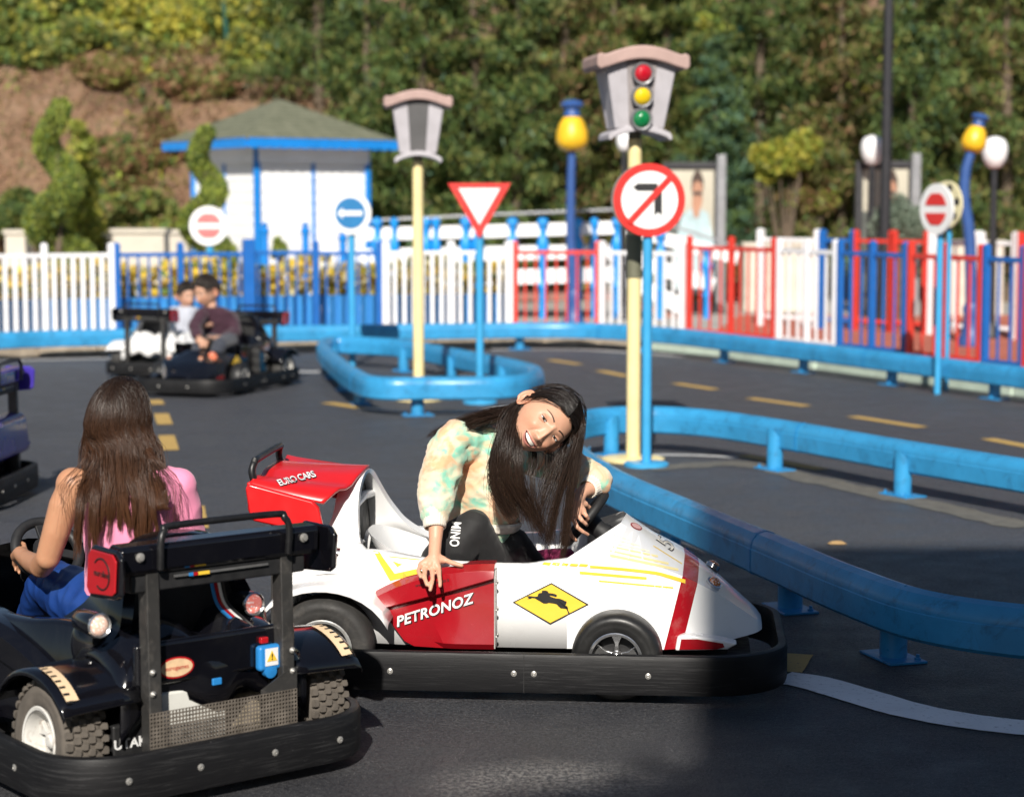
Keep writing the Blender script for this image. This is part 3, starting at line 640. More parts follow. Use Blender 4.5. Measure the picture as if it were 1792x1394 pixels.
for k in range(4):
    M = Matrix.Rotation(R(90) * k, 3, 'Z'); poly = [(-rs, .06), (rs, .06)] + [(rs - i * 2 * rs / 60, -.06 - .022 * abs(math.sin(i * math.pi / 4))) for i in range(61)]
    b = MB(); b.prism(poly, M @ Vector((0, -rs, eave + .03)), M @ Vector((1, 0, 0)), Vector((0, 0, 1)), .03); b.build('fascia', M_TRIM, ki)
    poly = [(-hs, .1), (hs, .1)] + [(hs - i * 2 * hs / 60, -.1 - .03 * abs(math.sin(i * math.pi / 5))) for i in range(61)]
    b = MB(); b.prism(poly, M @ Vector((0, -hs - .045, eave - .12)), M @ Vector((1, 0, 0)), Vector((0, 0, 1)), .012); b.build('valance', M_WOODW, ki)
b = MB(); b.box((0, 0, eave + .045), (2 * rs - .01, 2 * rs - .01, .03)); rf = b.build('soffit', M_WOODW, ki)
rise = .60; nrow = 11
for k in range(4):
    M = Matrix.Rotation(R(90) * k, 3, 'Z')
    for j in range(nrow):
        f0, f1 = j / nrow, (j + 1) / nrow; w0, w1 = (rs + .03) * (1 - f0), (rs + .03) * (1 - f1); z0_, z1_ = eave + .075 + rise * f0, eave + .075 + rise * f1
        b = MB(); b.add([M @ Vector(v) for v in ((-w0, -w0, z0_ + .012), (w0, -w0, z0_ + .012), (w1, -w1, z1_ + .002), (-w1, -w1, z1_ + .002), (-w0, -w0, z0_ - .01), (w0, -w0, z0_ - .01))], [(0, 1, 2, 3), (4, 5, 1, 0)]); b.build('shingle_row', M_SHIN, ki, smooth=0)
# blue posts in front of the kiosk
for px, y0, lab in ((465, 392, 'leftmost'), (536, 392, 'second from the left'), (601, 405, 'rightmost')):
    p = PY(px, 560, 26.0); z1 = PY(px, y0, 26.0).z; t = thing('bollard', 'slim bright blue post before the kiosk, %s of the three' % lab, 'post', (p.x, 26.0, .09), group='blue posts before the kiosk')
    b = MB(); b.cyl((0, 0, 0), (0, 0, z1 - .2), .045, n=12); b.build('shaft', M_TRIM, t); b = MB(); b.lathe([(.045, z1 - .22), (.06, z1 - .2), (.06, z1 - .16), (.03, z1 - .13), (.05, z1 - .1), (.001, z1 - .06)], n=12); b.build('finial', M_TRIM, t)
# ================================================================== white ramp with blue turned posts
RY = 27.2; rp = thing('ramp_walkway', 'white plank walkway with blue turned posts and a sloping right end', 'walkway', (0, RY, .09))
def rz(px): return 0 if px < 1085 else -(px - 1085) / (1290 - 1085)
def rq(px, py): q = PY(px, py, RY); return Vector((q.x, 0, q.z - .09))
M_BTRN = paint('turned_post_blue', (.01, .27, .72), .4, .1)
def board_px(nm, pts, th, dep, dy=0.0, mat=M_WOODW):
    for a, c in zip(pts, pts[1:]):
        A, C_ = rq(*a), rq(*c); A.y = C_.y = dy; b = MB(); b.bar(A, C_, dep, th); b.build(nm, mat, rp, bevel=.006, seg=1)
board_px('handrail', [(600, 388), (850, 376), (1090, 366), (1290, 432)], .035, .06, -.02, M_ALU)
board_px('side_board', [(630, 410), (850, 405), (1085, 398), (1292, 452)], .17, .04, .05)
board_px('side_board', [(560, 450), (850, 444), (1065, 440), (1250, 500)], .19, .04, .055)
board_px('side_board', [(640, 490), (850, 486), (1080, 480), (1200, 540)], .20, .04, .06)
board_px('deck', [(620, 520), (1080, 520), (1240, 580)], .10, .9, .55, paint('ramp_deck', (.28, .14, .11), .8, .3))
for px in (660, 690, 745, 763, 815, 836, 897, 950, 1010, 1040, 1080, 1156, 1238):
    top = 380 if px < 1090 else 380 + (px - 1090) * .34; A = rq(px, top); B_ = rq(px, top + 215 if px < 1090 else 560); r0 = .045 if px not in (690, 763, 1040) else .035
    zt = A.z; zb_ = 0.0; H_ = zt - zb_
    b = MB(); b.lathe([(r0, 0), (r0, H_ * .28), (r0 * 1.5, H_ * .32), (r0 * .8, H_ * .36), (r0, H_ * .42), (r0, H_ * .60), (r0 * 1.5, H_ * .66), (r0 * 1.9, H_ * .73), (r0 * 1.3, H_ * .79), (r0 * .85, H_ * .83), (r0 * .95, H_ * .90), (r0 * 1.7, H_ * .94), (r0 * 1.5, H_ * .985), (.001, H_)], (A.x, -.03, 0), n=14); b.build('turned_post', M_BTRN, rp)
# low cream blocks of the planting beds
M_CONC = paint('bed_concrete', (.58, .53, .45), .8, .15, 4)
for i, (x0, x1, y0, Y, lab) in enumerate([(198, 292, 400, 26.8, 'cream concrete block behind the first blue fence panel'), (150, 196, 408, 27.4, 'cream concrete block right of the left spiral bush'), (292, 332, 402, 28, 'cream concrete block left of the kiosk'), (14, 50, 402, 28.5, 'cream concrete block at the left edge'),
                                   (1300, 1432, 424, 29.0, 'long cream bench block behind the white pair of fences'), (1512, 1560, 422, 28.6, 'short cream block right of the tall black pole'), (1560, 1605, 420, 29.4, 'cream block behind the grey round bush'), (1660, 1752, 420, 28.0, 'cream bench block below the tilted lamp')]):
    a, c = PY(x0, y0, Y), PY(x1, y0, Y); H_ = a.z - .09; t = thing('bed_wall', lab, 'wall', ((a.x + c.x) / 2, Y, .09), group='cream blocks of the planting beds')
    b = MB(); b.box((0, 0, H_ / 2 - .03), (c.x - a.x, .4, H_ - .06)); b.build('block', M_CONC, t, bevel=.02); b = MB(); b.box((0, 0, H_ - .03), (c.x - a.x + .05, .46, .058)); b.build('coping', M_CONC, t, bevel=.01)
# ================================================================== unseen building added behind the camera to shade the right foreground
M_BW = paint('shade_block_wall', (.16, .14, .13), .85, .15, 2); bd = thing('shade_block', 'plain unseen building added behind the viewer to cast the right-hand shade', 'building', (0, 0, 0))
HB = 8.0; L_ = HB / math.tan(SUN_EL); cx, cy = .87 - L_ * math.sin(SUN_AZ), 9.72 - L_ * math.cos(SUN_AZ)
b = MB(); b.box((cx + 9, cy - 3, HB / 2), (18, 6, HB)); b.build('wall', M_BW, bd); b = MB(); b.box((cx + 9, cy - 3.1, HB + .04), (17.9, 5.7, .08)); b.build('roof', M_LANTR, bd)  # wall and roof of the added unseen block
for k in range(5):
    for z in (1.6, 5.0):
        f = MB(); f.box((cx + 2 + k * 3.4, cy + .02, z), (1.5, .06, 1.6)); fo = f.build('shade_block_window', M_SWHITE, bd); f = MB(); f.box((cx + 2 + k * 3.4, cy + .052, z), (1.3, .01, 1.4)); f.build('shade_block_pane', M_SBLACK, fo)
# ================================================================== hillside and vegetation
def hill_z(x, y):
    u = y - 32.5 - .5 * math.sin(x * .35)
    if u <= 0: return -.2
    z = u * .95 if u < 4.2 else 3.99 + (u - 4.2) * .30
    return z + noise.noise(Vector((x * .4, y * .4, 0))) * .5 * min(1, u)
g_ = N('hill_soil'); n1 = g_.noise(1.3, 6, .65); n2 = g_.noise(9, 6, .7)
c = g_.ramp(n1, [(.3, (.15, .085, .055)), (.5, (.29, .17, .105)), (.72, (.36, .24, .16))]); c = g_.mix(g_.ramp(n2, [(.5, 0.0), (.7, .6)]), c, (.09, .085, .045)); g_.set(base=c, rough=.95); g_.bump(g_.noise(18, 5, .7), 1.0, .08)
xs = [-26 + i * .7 for i in range(75)]; ys = [32 + j * .55 for j in range(24)] + [46 + j * 3 for j in range(10)]
b = MB(); b.loft([[Vector((x * (1 + max(0, y - 33) * .012), y, hill_z(x, y))) for x in xs] for y in ys], caps=False, wrap=False); tag(b.build('hillside', g_.m, smooth=180), kind='structure')
RG = np.random.default_rng(11)
def hill_pts(n, x0, x1, y0, y1, h, dens=None, seed=0):
    out = []; rg = np.random.default_rng(seed)
    while len(out) < n:
        x, y = rg.uniform(x0, x1), rg.uniform(y0, y1)
        if dens and rg.random() > dens(x, y): continue
        cl = .5 + .5 * noise.noise(Vector((x * 1.1, y * 1.1, 3.0)))
        out.append((x, y, hill_z(x, y) + rg.uniform(0, 1) ** 1.5 * h * (.3 + cl)))
    return out
# ground cover of the bank: dry tufts and low green, too many to count
tag(leaf_cloud('dry_ground_cover', hill_pts(26000, -12, 1, 32.6, 38, .35, seed=5), .055, [LM['rust'], LM['dry'], LM['brown'], LM['olive'], LM['mid']], aspect=.25, seed=6, up=.8, weights=[3, 3, 3, 1.3, .8]), 'dry reddish brown ground cover on the bank behind the kiosk', 'ground cover', kind='stuff')
def dn(x, y): return 1.0 if x > .5 else max(0.0, min(1, (noise.noise(Vector((x * .55, y * .55, 8.0))) + .1) * 2.2))
tag(leaf_cloud('ivy', hill_pts(30000, -12, 14, 32.8, 41, .5, dn, seed=7), .075, [LM['mid'], LM['olive'], LM['lime'], LM['dark'], LM['yel']], aspect=.7, seed=8, weights=[3, 3, 1.2, 2, 1]), 'patches of green ivy and brambles on the bank', 'ivy', kind='stuff')
M_BARK = paint('bark', (.13, .095, .065), .9, .3, 8, bump=.5)
def conifer(px, Y, h, rad, mats, wts, label, seed, n=9000, z0=0.0, lean=0.0, group='conifers along the bank'):
    rg = np.random.default_rng(seed); p = PY(px, 500, Y); zb = max(z0, hill_z(p.x, Y) - .1, 0.05)
    t = thing('conifer_tree', label, 'tree', (p.x, Y, zb), group=group)
    b = MB(); b.tube([(0, 0, 0), (lean * h * .3, 0, h * .4), (lean * h, 0, h * .97)], [rad * .085, rad * .06, .012], 9); b.build('trunk', M_BARK, t)
    nb = int(16 * h); pts = []; sz = []; lim = MB()
    for i in range(nb):
        f = (i + rg.random()) / nb; z = h * (.03 + .95 * f); az = rg.uniform(0, 2 * math.pi); L = rad * (1 - f) ** .75 * rg.uniform(.65, 1.12) + .08
        up = .25 + .5 * rg.random(); base = np.array((lean * z, 0, z)); d = np.array((math.cos(az), math.sin(az), up)); d /= np.linalg.norm(d)
        if i % 3 == 0: lim.tube([tuple(base), tuple(base + d * L * .8)], [.018, .006], 4, caps=False)
        m = int(n / nb * (.4 + L / rad)); s = rg.uniform(.12, 1, m) ** .7
        q = base + d * (s * L)[:, None]; spread = (.05 + .16 * L) * (1.05 - s * .6); q += rg.normal(size=(m, 3)) * spread[:, None] * np.array((1, 1, .55)); q[:, 2] -= (s ** 2) * L * .10
        pts.append(q)
    tag(lim.build('limbs', M_BARK, t), kind='stuff'); pts = np.concatenate(pts); pts[:, 2] = np.maximum(pts[:, 2], .02)
    leaf_cloud('crown', pts, (.065 if rad < 1.0 else .08), mats, t, aspect=.22, seed=seed, up=1.0, weights=wts); return t
D, Mi, O_, Ye, Li, Br, Bl, Ru, Sa = (LM[k] for k in ('dark', 'mid', 'olive', 'yel', 'lime', 'brown', 'blue', 'rust', 'sage'))
CG = [D, Mi, O_, Bl]; CB = [D, O_, Br, Mi, Ru]
for i, a in enumerate([
    (640, 32.3, 6.6, 1.35, CG, [2, 3, 2, .5], 'broad dark green conifer standing right behind the kiosk'),
    (735, 31.6, 7.4, 1.35, CG, [2, 3, 2, .3], 'dark green conifer behind the smaller lantern'),
    (835, 32.6, 7.8, 1.4, CG, [2.5, 2.5, 2.5, .2], 'tall olive green conifer above the give-way sign'),
    (905, 31.4, 6.4, 1.1, CG, [2.5, 2.5, 2, .2], 'dark conifer left of the upright honey-pot lamp'),
    (985, 33.0, 7.8, 1.3, CB, [2, 3, 2, 1.5, .8], 'brownish green conifer behind the upright honey-pot lamp'),
    (1075, 34.0, 6.2, 1.2, CB, [1.5, 3, 1, 2, .5], 'olive conifer just left of the tall traffic light'),
    (1165, 34.5, 5.8, 1.2, CG, [1.5, 2.5, 3, .3], 'olive green conifer behind the tall traffic light'),
    (1255, 31.5, 4.1, .95, [D, Mi, Bl], [1, 2, 3], 'small blue-green fir right of the tall traffic light'),
    (1330, 33.2, 8.0, 1.3, CG, [3, 2.5, 1.5, .3], 'very dark conifer right of the small blue-green fir'),
    (1470, 31.8, 7.6, 1.25, CB, [1.5, 3, 2.2, 1.5, .5], 'brown-tinged conifer left of the tall black lamp post'),
    (1408, 33.8, 7.2, 1.2, CG, [2.5, 2.5, 2, .3], 'dark conifer behind the yellow-green bush'),
    (1590, 31.2, 7.4, 1.2, CG, [2, 3, 1.5, .6], 'mid green conifer right of the tall black lamp post'),
    (1672, 32.8, 8.0, 1.3, CB, [2, 3, 1.2, 2, .2], 'olive conifer above the tilted honey-pot lamp'),
    (1760, 31.6, 7.6, 1.3, CB, [2, 3, 1.2, 2, .2], 'olive conifer at the right edge of the photo'),
    (1850, 32.6, 7.6, 1.3, CG, [2, 3, 1.2, .3], 'dark conifer just leaving the photo on the right'),
    (560, 35.5, 7.0, 1.3, CG, [2, 3, 2, .3], 'conifer on the bank above the kiosk roof'),
    (1950, 31.8, 7.6, 1.3, CB, [2, 3, 1.2, 2, .2], 'olive conifer beyond the right edge of the photo'), (2060, 32.6, 7.6, 1.35, CG, [2, 3, 1.2, .3], 'dark conifer beyond the right edge of the photo'), (2180, 31.8, 7.2, 1.35, CG, [2, 3, 1.5, .3], 'green conifer well beyond the right edge of the photo')]):
    conifer(*a, seed=100 + i, n=13000, lean=rnd.uniform(-.02, .02))
def bush(px, py, Y, rx, rz, mats, wts, label, seed, n=5000, size=.075, name='bush', cat='bush', group='leafy shrubs on the bank', cl=9, asp=.65):
    rg = np.random.default_rng(seed); c_ = PY(px, py, Y); gz = max(0.05, hill_z(c_.x, Y) - .1); zc = max(c_.z, gz + rz * .4)
    t = thing(name, label, cat, (c_.x, Y, gz), group=group); pts = []; lim = MB()
    for k in range(cl):
        o = rg.normal(size=3); o /= np.linalg.norm(o); o *= rg.random() ** .4 * .72; cc = np.array((o[0] * rx, o[1] * rx * .7, zc - gz + o[2] * rz)); rr = rg.uniform(.28, .5)
        q = rg.normal(size=(n // cl, 3)); q /= np.linalg.norm(q, axis=1)[:, None]; q *= (rg.random(n // cl) ** .35)[:, None]
        pts.append(cc + q * np.array((rx, rx * .8, rz)) * rr); lim.tube([(0, 0, 0), tuple(cc * np.array((.4, .4, .5))), tuple(cc)], [.03, .02, .006], 5, caps=False)
    lim.build('stems', M_BARK, t); pts = np.concatenate(pts); pts[:, 2] = np.maximum(pts[:, 2], .0); leaf_cloud('foliage', pts, size, mats, t, aspect=asp, seed=seed + 1, weights=wts); return t
YG = [Li, Ye, O_, Mi]; 
for i, a in enumerate([
    (60, 60, 37.6, 1.5, 1.2, YG, [1.5, 1, 3, 3], 'green climber-covered shrub in the top left corner'), (175, 20, 38.4, 1.4, 1.3, YG, [1, .6, 3, 4], 'green shrub at the top, left of the yellow one'),
    (265, 75, 37.4, 1.3, 1.15, [Ye, Li, O_], [4, 2, 2], 'bright yellow-leaved shrub at the top left'), (365, 45, 38.2, 1.3, 1.3, YG, [1.5, 1.5, 3, 3], 'green shrub left of the dark green fence pole'),
    (455, 60, 37.2, 1.3, 1.2, YG, [1, 2, 3, 2], 'olive shrub right of the dark green fence pole'), (545, 30, 38.6, 1.3, 1.2, YG, [.6, .8, 3, 3], 'olive shrub high on the bank above the kiosk'),
    (120, 120, 36.4, 1.0, .6, YG, [.6, .5, 3, 3], 'low green shrub on the bank above the left spiral bush'), (20, 150, 36.8, .9, .7, YG, [1, .5, 3, 3], 'low green shrub on the bank at the left edge'),
    (1375, 275, 31.2, .55, .62, [Li, Ye, O_], [4, 3, 1], 'bright yellow-green creeper bush between the two advert panels'), (1150, 25, 36.5, 1.2, .9, YG, [3, 1.5, 2, 2], 'bright green shrub above the tall traffic light'),
    (1010, 20, 37.0, .9, .8, YG, [2, 1, 2, 3], 'green shrub at the top above the upright honey-pot lamp'), (1420, 340, 31.5, .5, .5, [Br, Ru, Li, O_], [2, 2, 2, 1], 'reddish green shrub below the yellow-green creeper bush'),
    (215, 300, 34.4, .8, .6, [O_, Mi, Ru, Br], [2, 1.5, 2, 2], 'reddish olive shrub on the bank behind the left spiral bush'), (240, 370, 33.2, .9, .45, [O_, Mi, Br, Li], [3, 2, 1, 1], 'low olive shrub on the bank left of the kiosk'), (60, 380, 33.0, .8, .5, [O_, Mi, D], [2, 2, 2], 'low dark shrub behind the left spiral bush'),
    (330, 170, 35.6, .9, .5, [O_, Br, Ru, Mi], [2, 2, 2, 1], 'reddish brown shrub on the bank left of the kiosk roof'), (190, 180, 35.9, .8, .45, [O_, Ru, Br, Li], [2, 2, 2, .6], 'rusty shrub in the middle of the left bank'), (275, 250, 34.6, .7, .45, [Ru, Br, O_], [2, 2, 1.5], 'rusty shrub just above the kiosk eave on the left'), (430, 140, 36.2, .9, .5, YG, [1, 1.5, 3, 2], 'olive shrub on the bank above the kiosk roof')]):
    bush(*a, seed=300 + 2 * i, n=6500)
bush(1575, 385, 27.0, .42, .36, [Sa], [1], 'round grey-green clipped bush in front of the right-hand advert panel', 400, 6000, .03, group='clipped bushes', cl=24, asp=.35)
bush(488, 430, 26.6, .13, .16, [Li, Mi], [2, 2], 'small green potted shrub before the kiosk wall', 402, 700, .04, group='clipped bushes')
# spiral topiary
def spiral(px, Y, py_top, rad, label, seed, turns=3.2, ph=0.0):
    rg = np.random.default_rng(seed); p = PY(px, 500, Y); zt = PY(px, py_top, Y).z - .09; t = thing('spiral_topiary', label, 'topiary', (p.x, Y, .09), group='spiral-cut conifers')
    b = MB(); b.tube([(0, 0, 0), (.02, 0, zt * .5), (0, 0, zt * .93)], [.06, .045, .015], 9); b.build('trunk', M_BARK, t)
    n = 22000; f = rg.random(n) ** .85; a = ph + f * turns * 2 * math.pi; R_ = rad * (1 - f * .72); tr = (rad * .70) * (1 - f * .60)
    q = rg.normal(size=(n, 3)); q /= np.linalg.norm(q, axis=1)[:, None]; q *= (rg.uniform(.75, 1.03, n))[:, None]
    pts = np.stack([np.cos(a) * R_ * .62, np.sin(a) * R_ * .62, .12 + f * (zt - .22)], 1) + q * tr[:, None] * np.array((1, 1, .82))
    leaf_cloud('foliage', pts, .036, [Mi, Li, O_, D], t, aspect=.35, seed=seed, up=1.2, weights=[3, 4.0, 1.5, .2]); return t
spiral(103, 25.4, 172, .47, 'large spiral-clipped conifer at the far left', 500, 2.6, 2.2); spiral(361, 25.8, 216, .40, 'spiral-clipped conifer in front of the kiosk', 502, 2.7, 1.0)
conifer(143, 26.6, 2.6, .32, [Li, Ye, O_], [4, 2, 1], 'slim yellow-green columnar conifer behind the large spiral bush', 520, 5000, .09)
# dark green fence poles on the bank
M_GPOLE = paint('pole_green', (.008, .07, .05), .5, .1)
for px, Y, y0, y1, lab in ((402, 37.0, 10, 170, 'dark green fence pole standing above the kiosk'), (182, 37.5, 20, 150, 'dark green fence pole left of the yellow-leaved shrub'), (583, 38.0, -10, 120, 'dark green fence pole above the right end of the kiosk roof'), (1301, 36.0, -20, 60, 'dark green fence pole at the top right')):
    p = PY(px, y1, Y); z1 = PY(px, y0, Y).z; zb = hill_z(p.x, Y) - .2; t = thing('fence_pole', lab, 'pole', (p.x, Y, zb), group='green poles on the bank')
    b = MB(); b.cyl((0, 0, 0), (-.08, 0, z1 - zb), .05, n=10); b.build('shaft', M_GPOLE, t); b = MB(); b.lathe([(.055, 0), (.055, .03), (.001, .05)], (-.08, 0, z1 - zb), n=10); b.build('cap', M_GPOLE, t)
# unseen tree added behind the viewer; its sparse crown dapples the asphalt in front
def shade_tree():
    rg = np.random.default_rng(77); t = thing('shade_tree', 'unseen leafy tree added behind the viewer to dapple the asphalt', 'tree', (-1.75, -2.2, 0))
    b = MB(); b.tube([(0, 0, 0), (.1, .05, 2.4), (.5, .2, 4.0), (1.0, .35, 5.0)], [.11, .09, .06, .02], 10); b.build('trunk', M_BARK, t); pts = []  # trunk of the added unseen tree
    for k in range(26):
        c = np.array((1.62 + rg.normal() * .28, .30 + rg.normal() * .14, 5.0 + rg.normal() * .12)); pts.append(c + rg.normal(size=(45, 3)) * .07)
    leaf_cloud('crown', np.concatenate(pts), .05, [Mi, Li, O_], t, aspect=.6, seed=78)
shade_tree()
# ================================================================== go-karts (x forward, y left, z up)
def scuffed_black(name, col=(.008, .008, .009), rough=.36):
    g = N(name); st = g.noise(1.0, 7, .75, vec=g.obj((6, 6, 130)), dist=.4); pt = g.noise(4.5, 3); fl = g.noise(55, 6, .8, vec=g.obj((.35, .35, 2.2)))
    c = g.mix(g.math('MULTIPLY', g.ramp(st, [(.52, 0.0), (.78, .42)]), g.ramp(pt, [(.35, .15), (.65, 1.0)])), col, (.11, .11, .112))
    c = g.mix(g.math('MULTIPLY', g.ramp(fl, [(.66, 0.0), (.74, .5)]), g.ramp(pt, [(.45, 0.0), (.7, 1.0)])), c, (.38, .38, .39))
    g.set(base=c, rough=g.ramp(st, [(.3, rough), (.8, .7)]), spec=.28); g.bump(st, .2, .003); return g.m
M_BUMP = scuffed_black('bumper_rubber')
M_KBLACK = paint('kart_black_gloss', (.004, .004, .006), .14, .3, 4, coat=.5, dirt=(.02, .019, .018), dirtamt=.25)
M_KWHITE = paint('kart_white_gloss', (.80, .80, .80), .25, .03, 4, coat=.35, dirt=(.62, .60, .56), dirtamt=.2)
M_KRED = paint('kart_red_gloss', (.30, .006, .012), .24, .12, 4, coat=.5, dirt=(.20, .01, .012), dirtamt=.4)
M_WRED = paint('wing_red', (.66, .012, .014), .35, .08, 4, coat=.2)
M_PURP = paint('kart_purple', (.055, .035, .33), .2, .15, 4, coat=.5)
M_DRUB = paint('soft_black', (.012, .012, .013), .6, .3, 10, bump=.1); M_TUBE = paint('tube_black', (.009, .009, .010), .38, .2, 8, dirt=(.06, .06, .06), dirtamt=.4)
M_TYRE = paint('tyre_rubber', (.030, .029, .028), .72, .25, 9, dirt=(.10, .09, .08), dirtamt=.5, bump=.15); M_TYREN = paint('tyre_rubber_new', (.014, .014, .014), .42, .25, 9, dirt=(.05, .05, .05), dirtamt=.3)
M_TYREK = paint('tyre_dusty', (.105, .09, .075), .9, .25, 14, dirt=(.07, .06, .05), dirtamt=.6, bump=.3)
M_RIM = paint('rim_silver', (.46, .46, .45), .4, .15, 20, metal=.5, dirt=(.28, .22, .16), dirtamt=.6); M_RIMC = paint('rim_chrome', (.62, .62, .63), .2, .1, 20, metal=.9); M_RIMW = paint('rim_white', (.60, .59, .56), .5, .12, 12, dirt=(.25, .17, .11), dirtamt=.8)
M_BOLT = paint('bolt_zinc', (.36, .35, .33), .45, .25, 60, metal=.5); M_STEEL = paint('steel_bare', (.25, .25, .25), .45, .2, 12, metal=.7); M_CHROME = paint('exhaust_chrome', (.55, .54, .52), .18, .15, 30, metal=1.0)
M_POST = paint('post_steel_painted', (.032, .031, .030), .45, .25, 9, dirt=(.11, .10, .09), dirtamt=.6); M_KYEL = paint('decal_yellow', (.80, .52, .05), .4, .06); M_KYELP = paint('decal_pale_yellow', (.84, .72, .34), .4, .06); M_INK = paint('decal_black', (.012, .012, .012), .45, .1); M_TXT = paint('decal_white', (.74, .74, .74), .45, .06)
M_TAPE = paint('tape_cream', (.70, .52, .33), .7, .12); M_CHERRY = paint('reflector_red', (.42, .01, .015), .2, .15, coat=.5); M_SOCK = paint('socket_blue', (.02, .20, .52), .4, .1); M_GREYP = paint('plate_grey', (.42, .40, .38), .45, .15, 12, metal=.3)
def lens(name, col, e): g = N(name); v = g.n('TexVoronoi'); v.inputs['Scale'].default_value = 120; g.l(g.obj(), v.inputs[0]); c = g.mix(g.ramp(v.outputs[0], [(.1, 0.0), (.5, 1.0)]), (.9, .8, .75), col); g.set(base=c, rough=.15, coat=.5, emis=c, emis_s=e); return g.m
M_TLW = lens('tail_lens_pale', (.70, .45, .35), .25); M_TLR = lens('tail_lens_lit', (.75, .20, .16), .55); M_AMBER = lens('amber_lens', (.55, .16, .02), 0.0)
def rrect(L0, L1, W, rf, rr, n=9):
    out = []
    for cx, cy, r, a0 in ((L1 - rf, W - rf, rf, 0), (L0 + rr, W - rr, rr, 90), (L0 + rr, -W + rr, rr, 180), (L1 - rf, -W + rf, rf, 270)):
        for i in range(n + 1): a = R(a0 + 90 * i / n); out.append(Vector((cx + r * math.cos(a), cy + r * math.sin(a), 0)))
    return out
def mirror_profile(half): return [Vector((x, -y, z)) for x, y, z in half] + [Vector((x, y, z)) for x, y, z in reversed(half)]
def lerp_stations(st, k=5):
    out = []; n = len(st[0])
    cols = [catmull([Vector(s[j]) for s in st], k) for j in range(n)]
    return [[cols[j][i] for j in range(n)] for i in range(len(cols[0]))]
def wheel(parent, c, r, wd, side, rim_mat, tyre_mat, knob=False, spokes=5, steer=0.0):
    w_ = bpy.data.objects.new('wheel', None); COL.objects.link(w_); w_.parent = parent; w_.location = c; w_.rotation_euler = (rnd.random() * .1, 0, steer)
    h = wd / 2; ax = Vector((0, side, 0)); rr = r * .58
    b = MB(); b.lathe([(rr, -h * .85), (rr * 1.1, -h * .98), (r * .86, -h), (r * .96, -h * .8), (r, -h * .45), (r * 1.004, 0), (r, h * .45), (r * .96, h * .8), (r * .9, h * .97), (r * .82, h), (r * .80, h * .985), (r * .74, h * 1.0), (rr * 1.1, h * .98), (rr, h * .85), (rr * .98, h * .3), (rr * .98, -h * .3), (rr, -h * .85)], (0, 0, 0), ax, 48, False); b.build('tyre', tyre_mat, w_, smooth=40)
    if knob:
        b = MB(); nn = 32
        for i in range(nn):
            for j, yy in enumerate((-.82, -.49, -.165, .165, .49, .82)):
                a = 2 * math.pi * (i + .5 * (j % 2)) / nn; e = Vector((math.cos(a), 0, math.sin(a))); tg = Vector((-math.sin(a), 0, math.cos(a))); rr_ = r * (.985 if abs(yy) < .7 else .955)
                poly = [(math.cos(q) * .0108 * (1 + .25 * (m % 2)), math.sin(q) * .0108 * (1 + .25 * (m % 2))) for m, q in enumerate([k * math.pi / 4 for k in range(8)])]
                lo = [e * rr_ + Vector((0, yy * h + py_, 0)) + tg * px_ for px_, py_ in poly]; hi = [e * (rr_ + .0125) + Vector((0, yy * h + py_ * .85, 0)) + tg * px_ * .85 for px_, py_ in poly]
                b.loft([lo, hi])
        tag(b.build('tread_blocks', M_TYREK, w_, smooth=30), kind='stuff')
    b = MB(); q = h * .55
    b.lathe([(rr * 1.0, h * .86), (rr * 1.03, h * .96), (rr * .93, h * .97), (rr * .86, h * .7), (rr * .82, q * .2), (rr * .25, q * .2), (rr * .25, q * .2 - .01), (rr * .9, q * .2 - .01)], (0, 0, 0), ax, 40, False); b.build('rim', rim_mat if rim_mat is not M_RIMC else M_DRUB, w_)
    b = MB(); b.lathe([(rr * .93, h * .90), (rr * 1.04, h * .97), (rr * 1.0, h * 1.02), (rr * .92, h * .99)], (0, 0, 0), ax, 40, False); b.build('rim_lip', rim_mat, w_)
    b = MB()
    for i in range(spokes):
        a = 2 * math.pi * i / spokes + .3; pts = [(rr * .12, -.30), (rr * .55, -.16), (rr * .9, -.30), (rr * .9, .30), (rr * .55, .16), (rr * .12, .30)]
        poly = [(math.cos(a + d) * p, math.sin(a + d) * p) for p, d in ((rr * .14, -.9), (rr * .5, -.17), (rr * .9, -.28), (rr * .9, .28), (rr * .5, .17), (rr * .14, .9))]
        sgn = 1 if side < 0 else -1; b.prism(poly, (0, side * (q * .2 + .002), 0), (1, 0, 0), (0, 0, 1), .014 * sgn * (1))
    b.lathe([(rr * .24, q * .2), (rr * .24, q * .2 + .022), (rr * .16, q * .2 + .03), (.0005, q * .2 + .031)], (0, 0, 0), ax, 16); b.build('spokes', rim_mat, w_, bevel=.003, seg=1)
    return w_
def tri(me):
    bm = bmesh.new(); bm.from_mesh(me); bmesh.ops.triangulate(bm, faces=bm.faces); bm.to_mesh(me); bm.free(); me.shade_smooth(); me.set_sharp_from_angle(angle=R(24))
KPODX = (-.485, -.075)
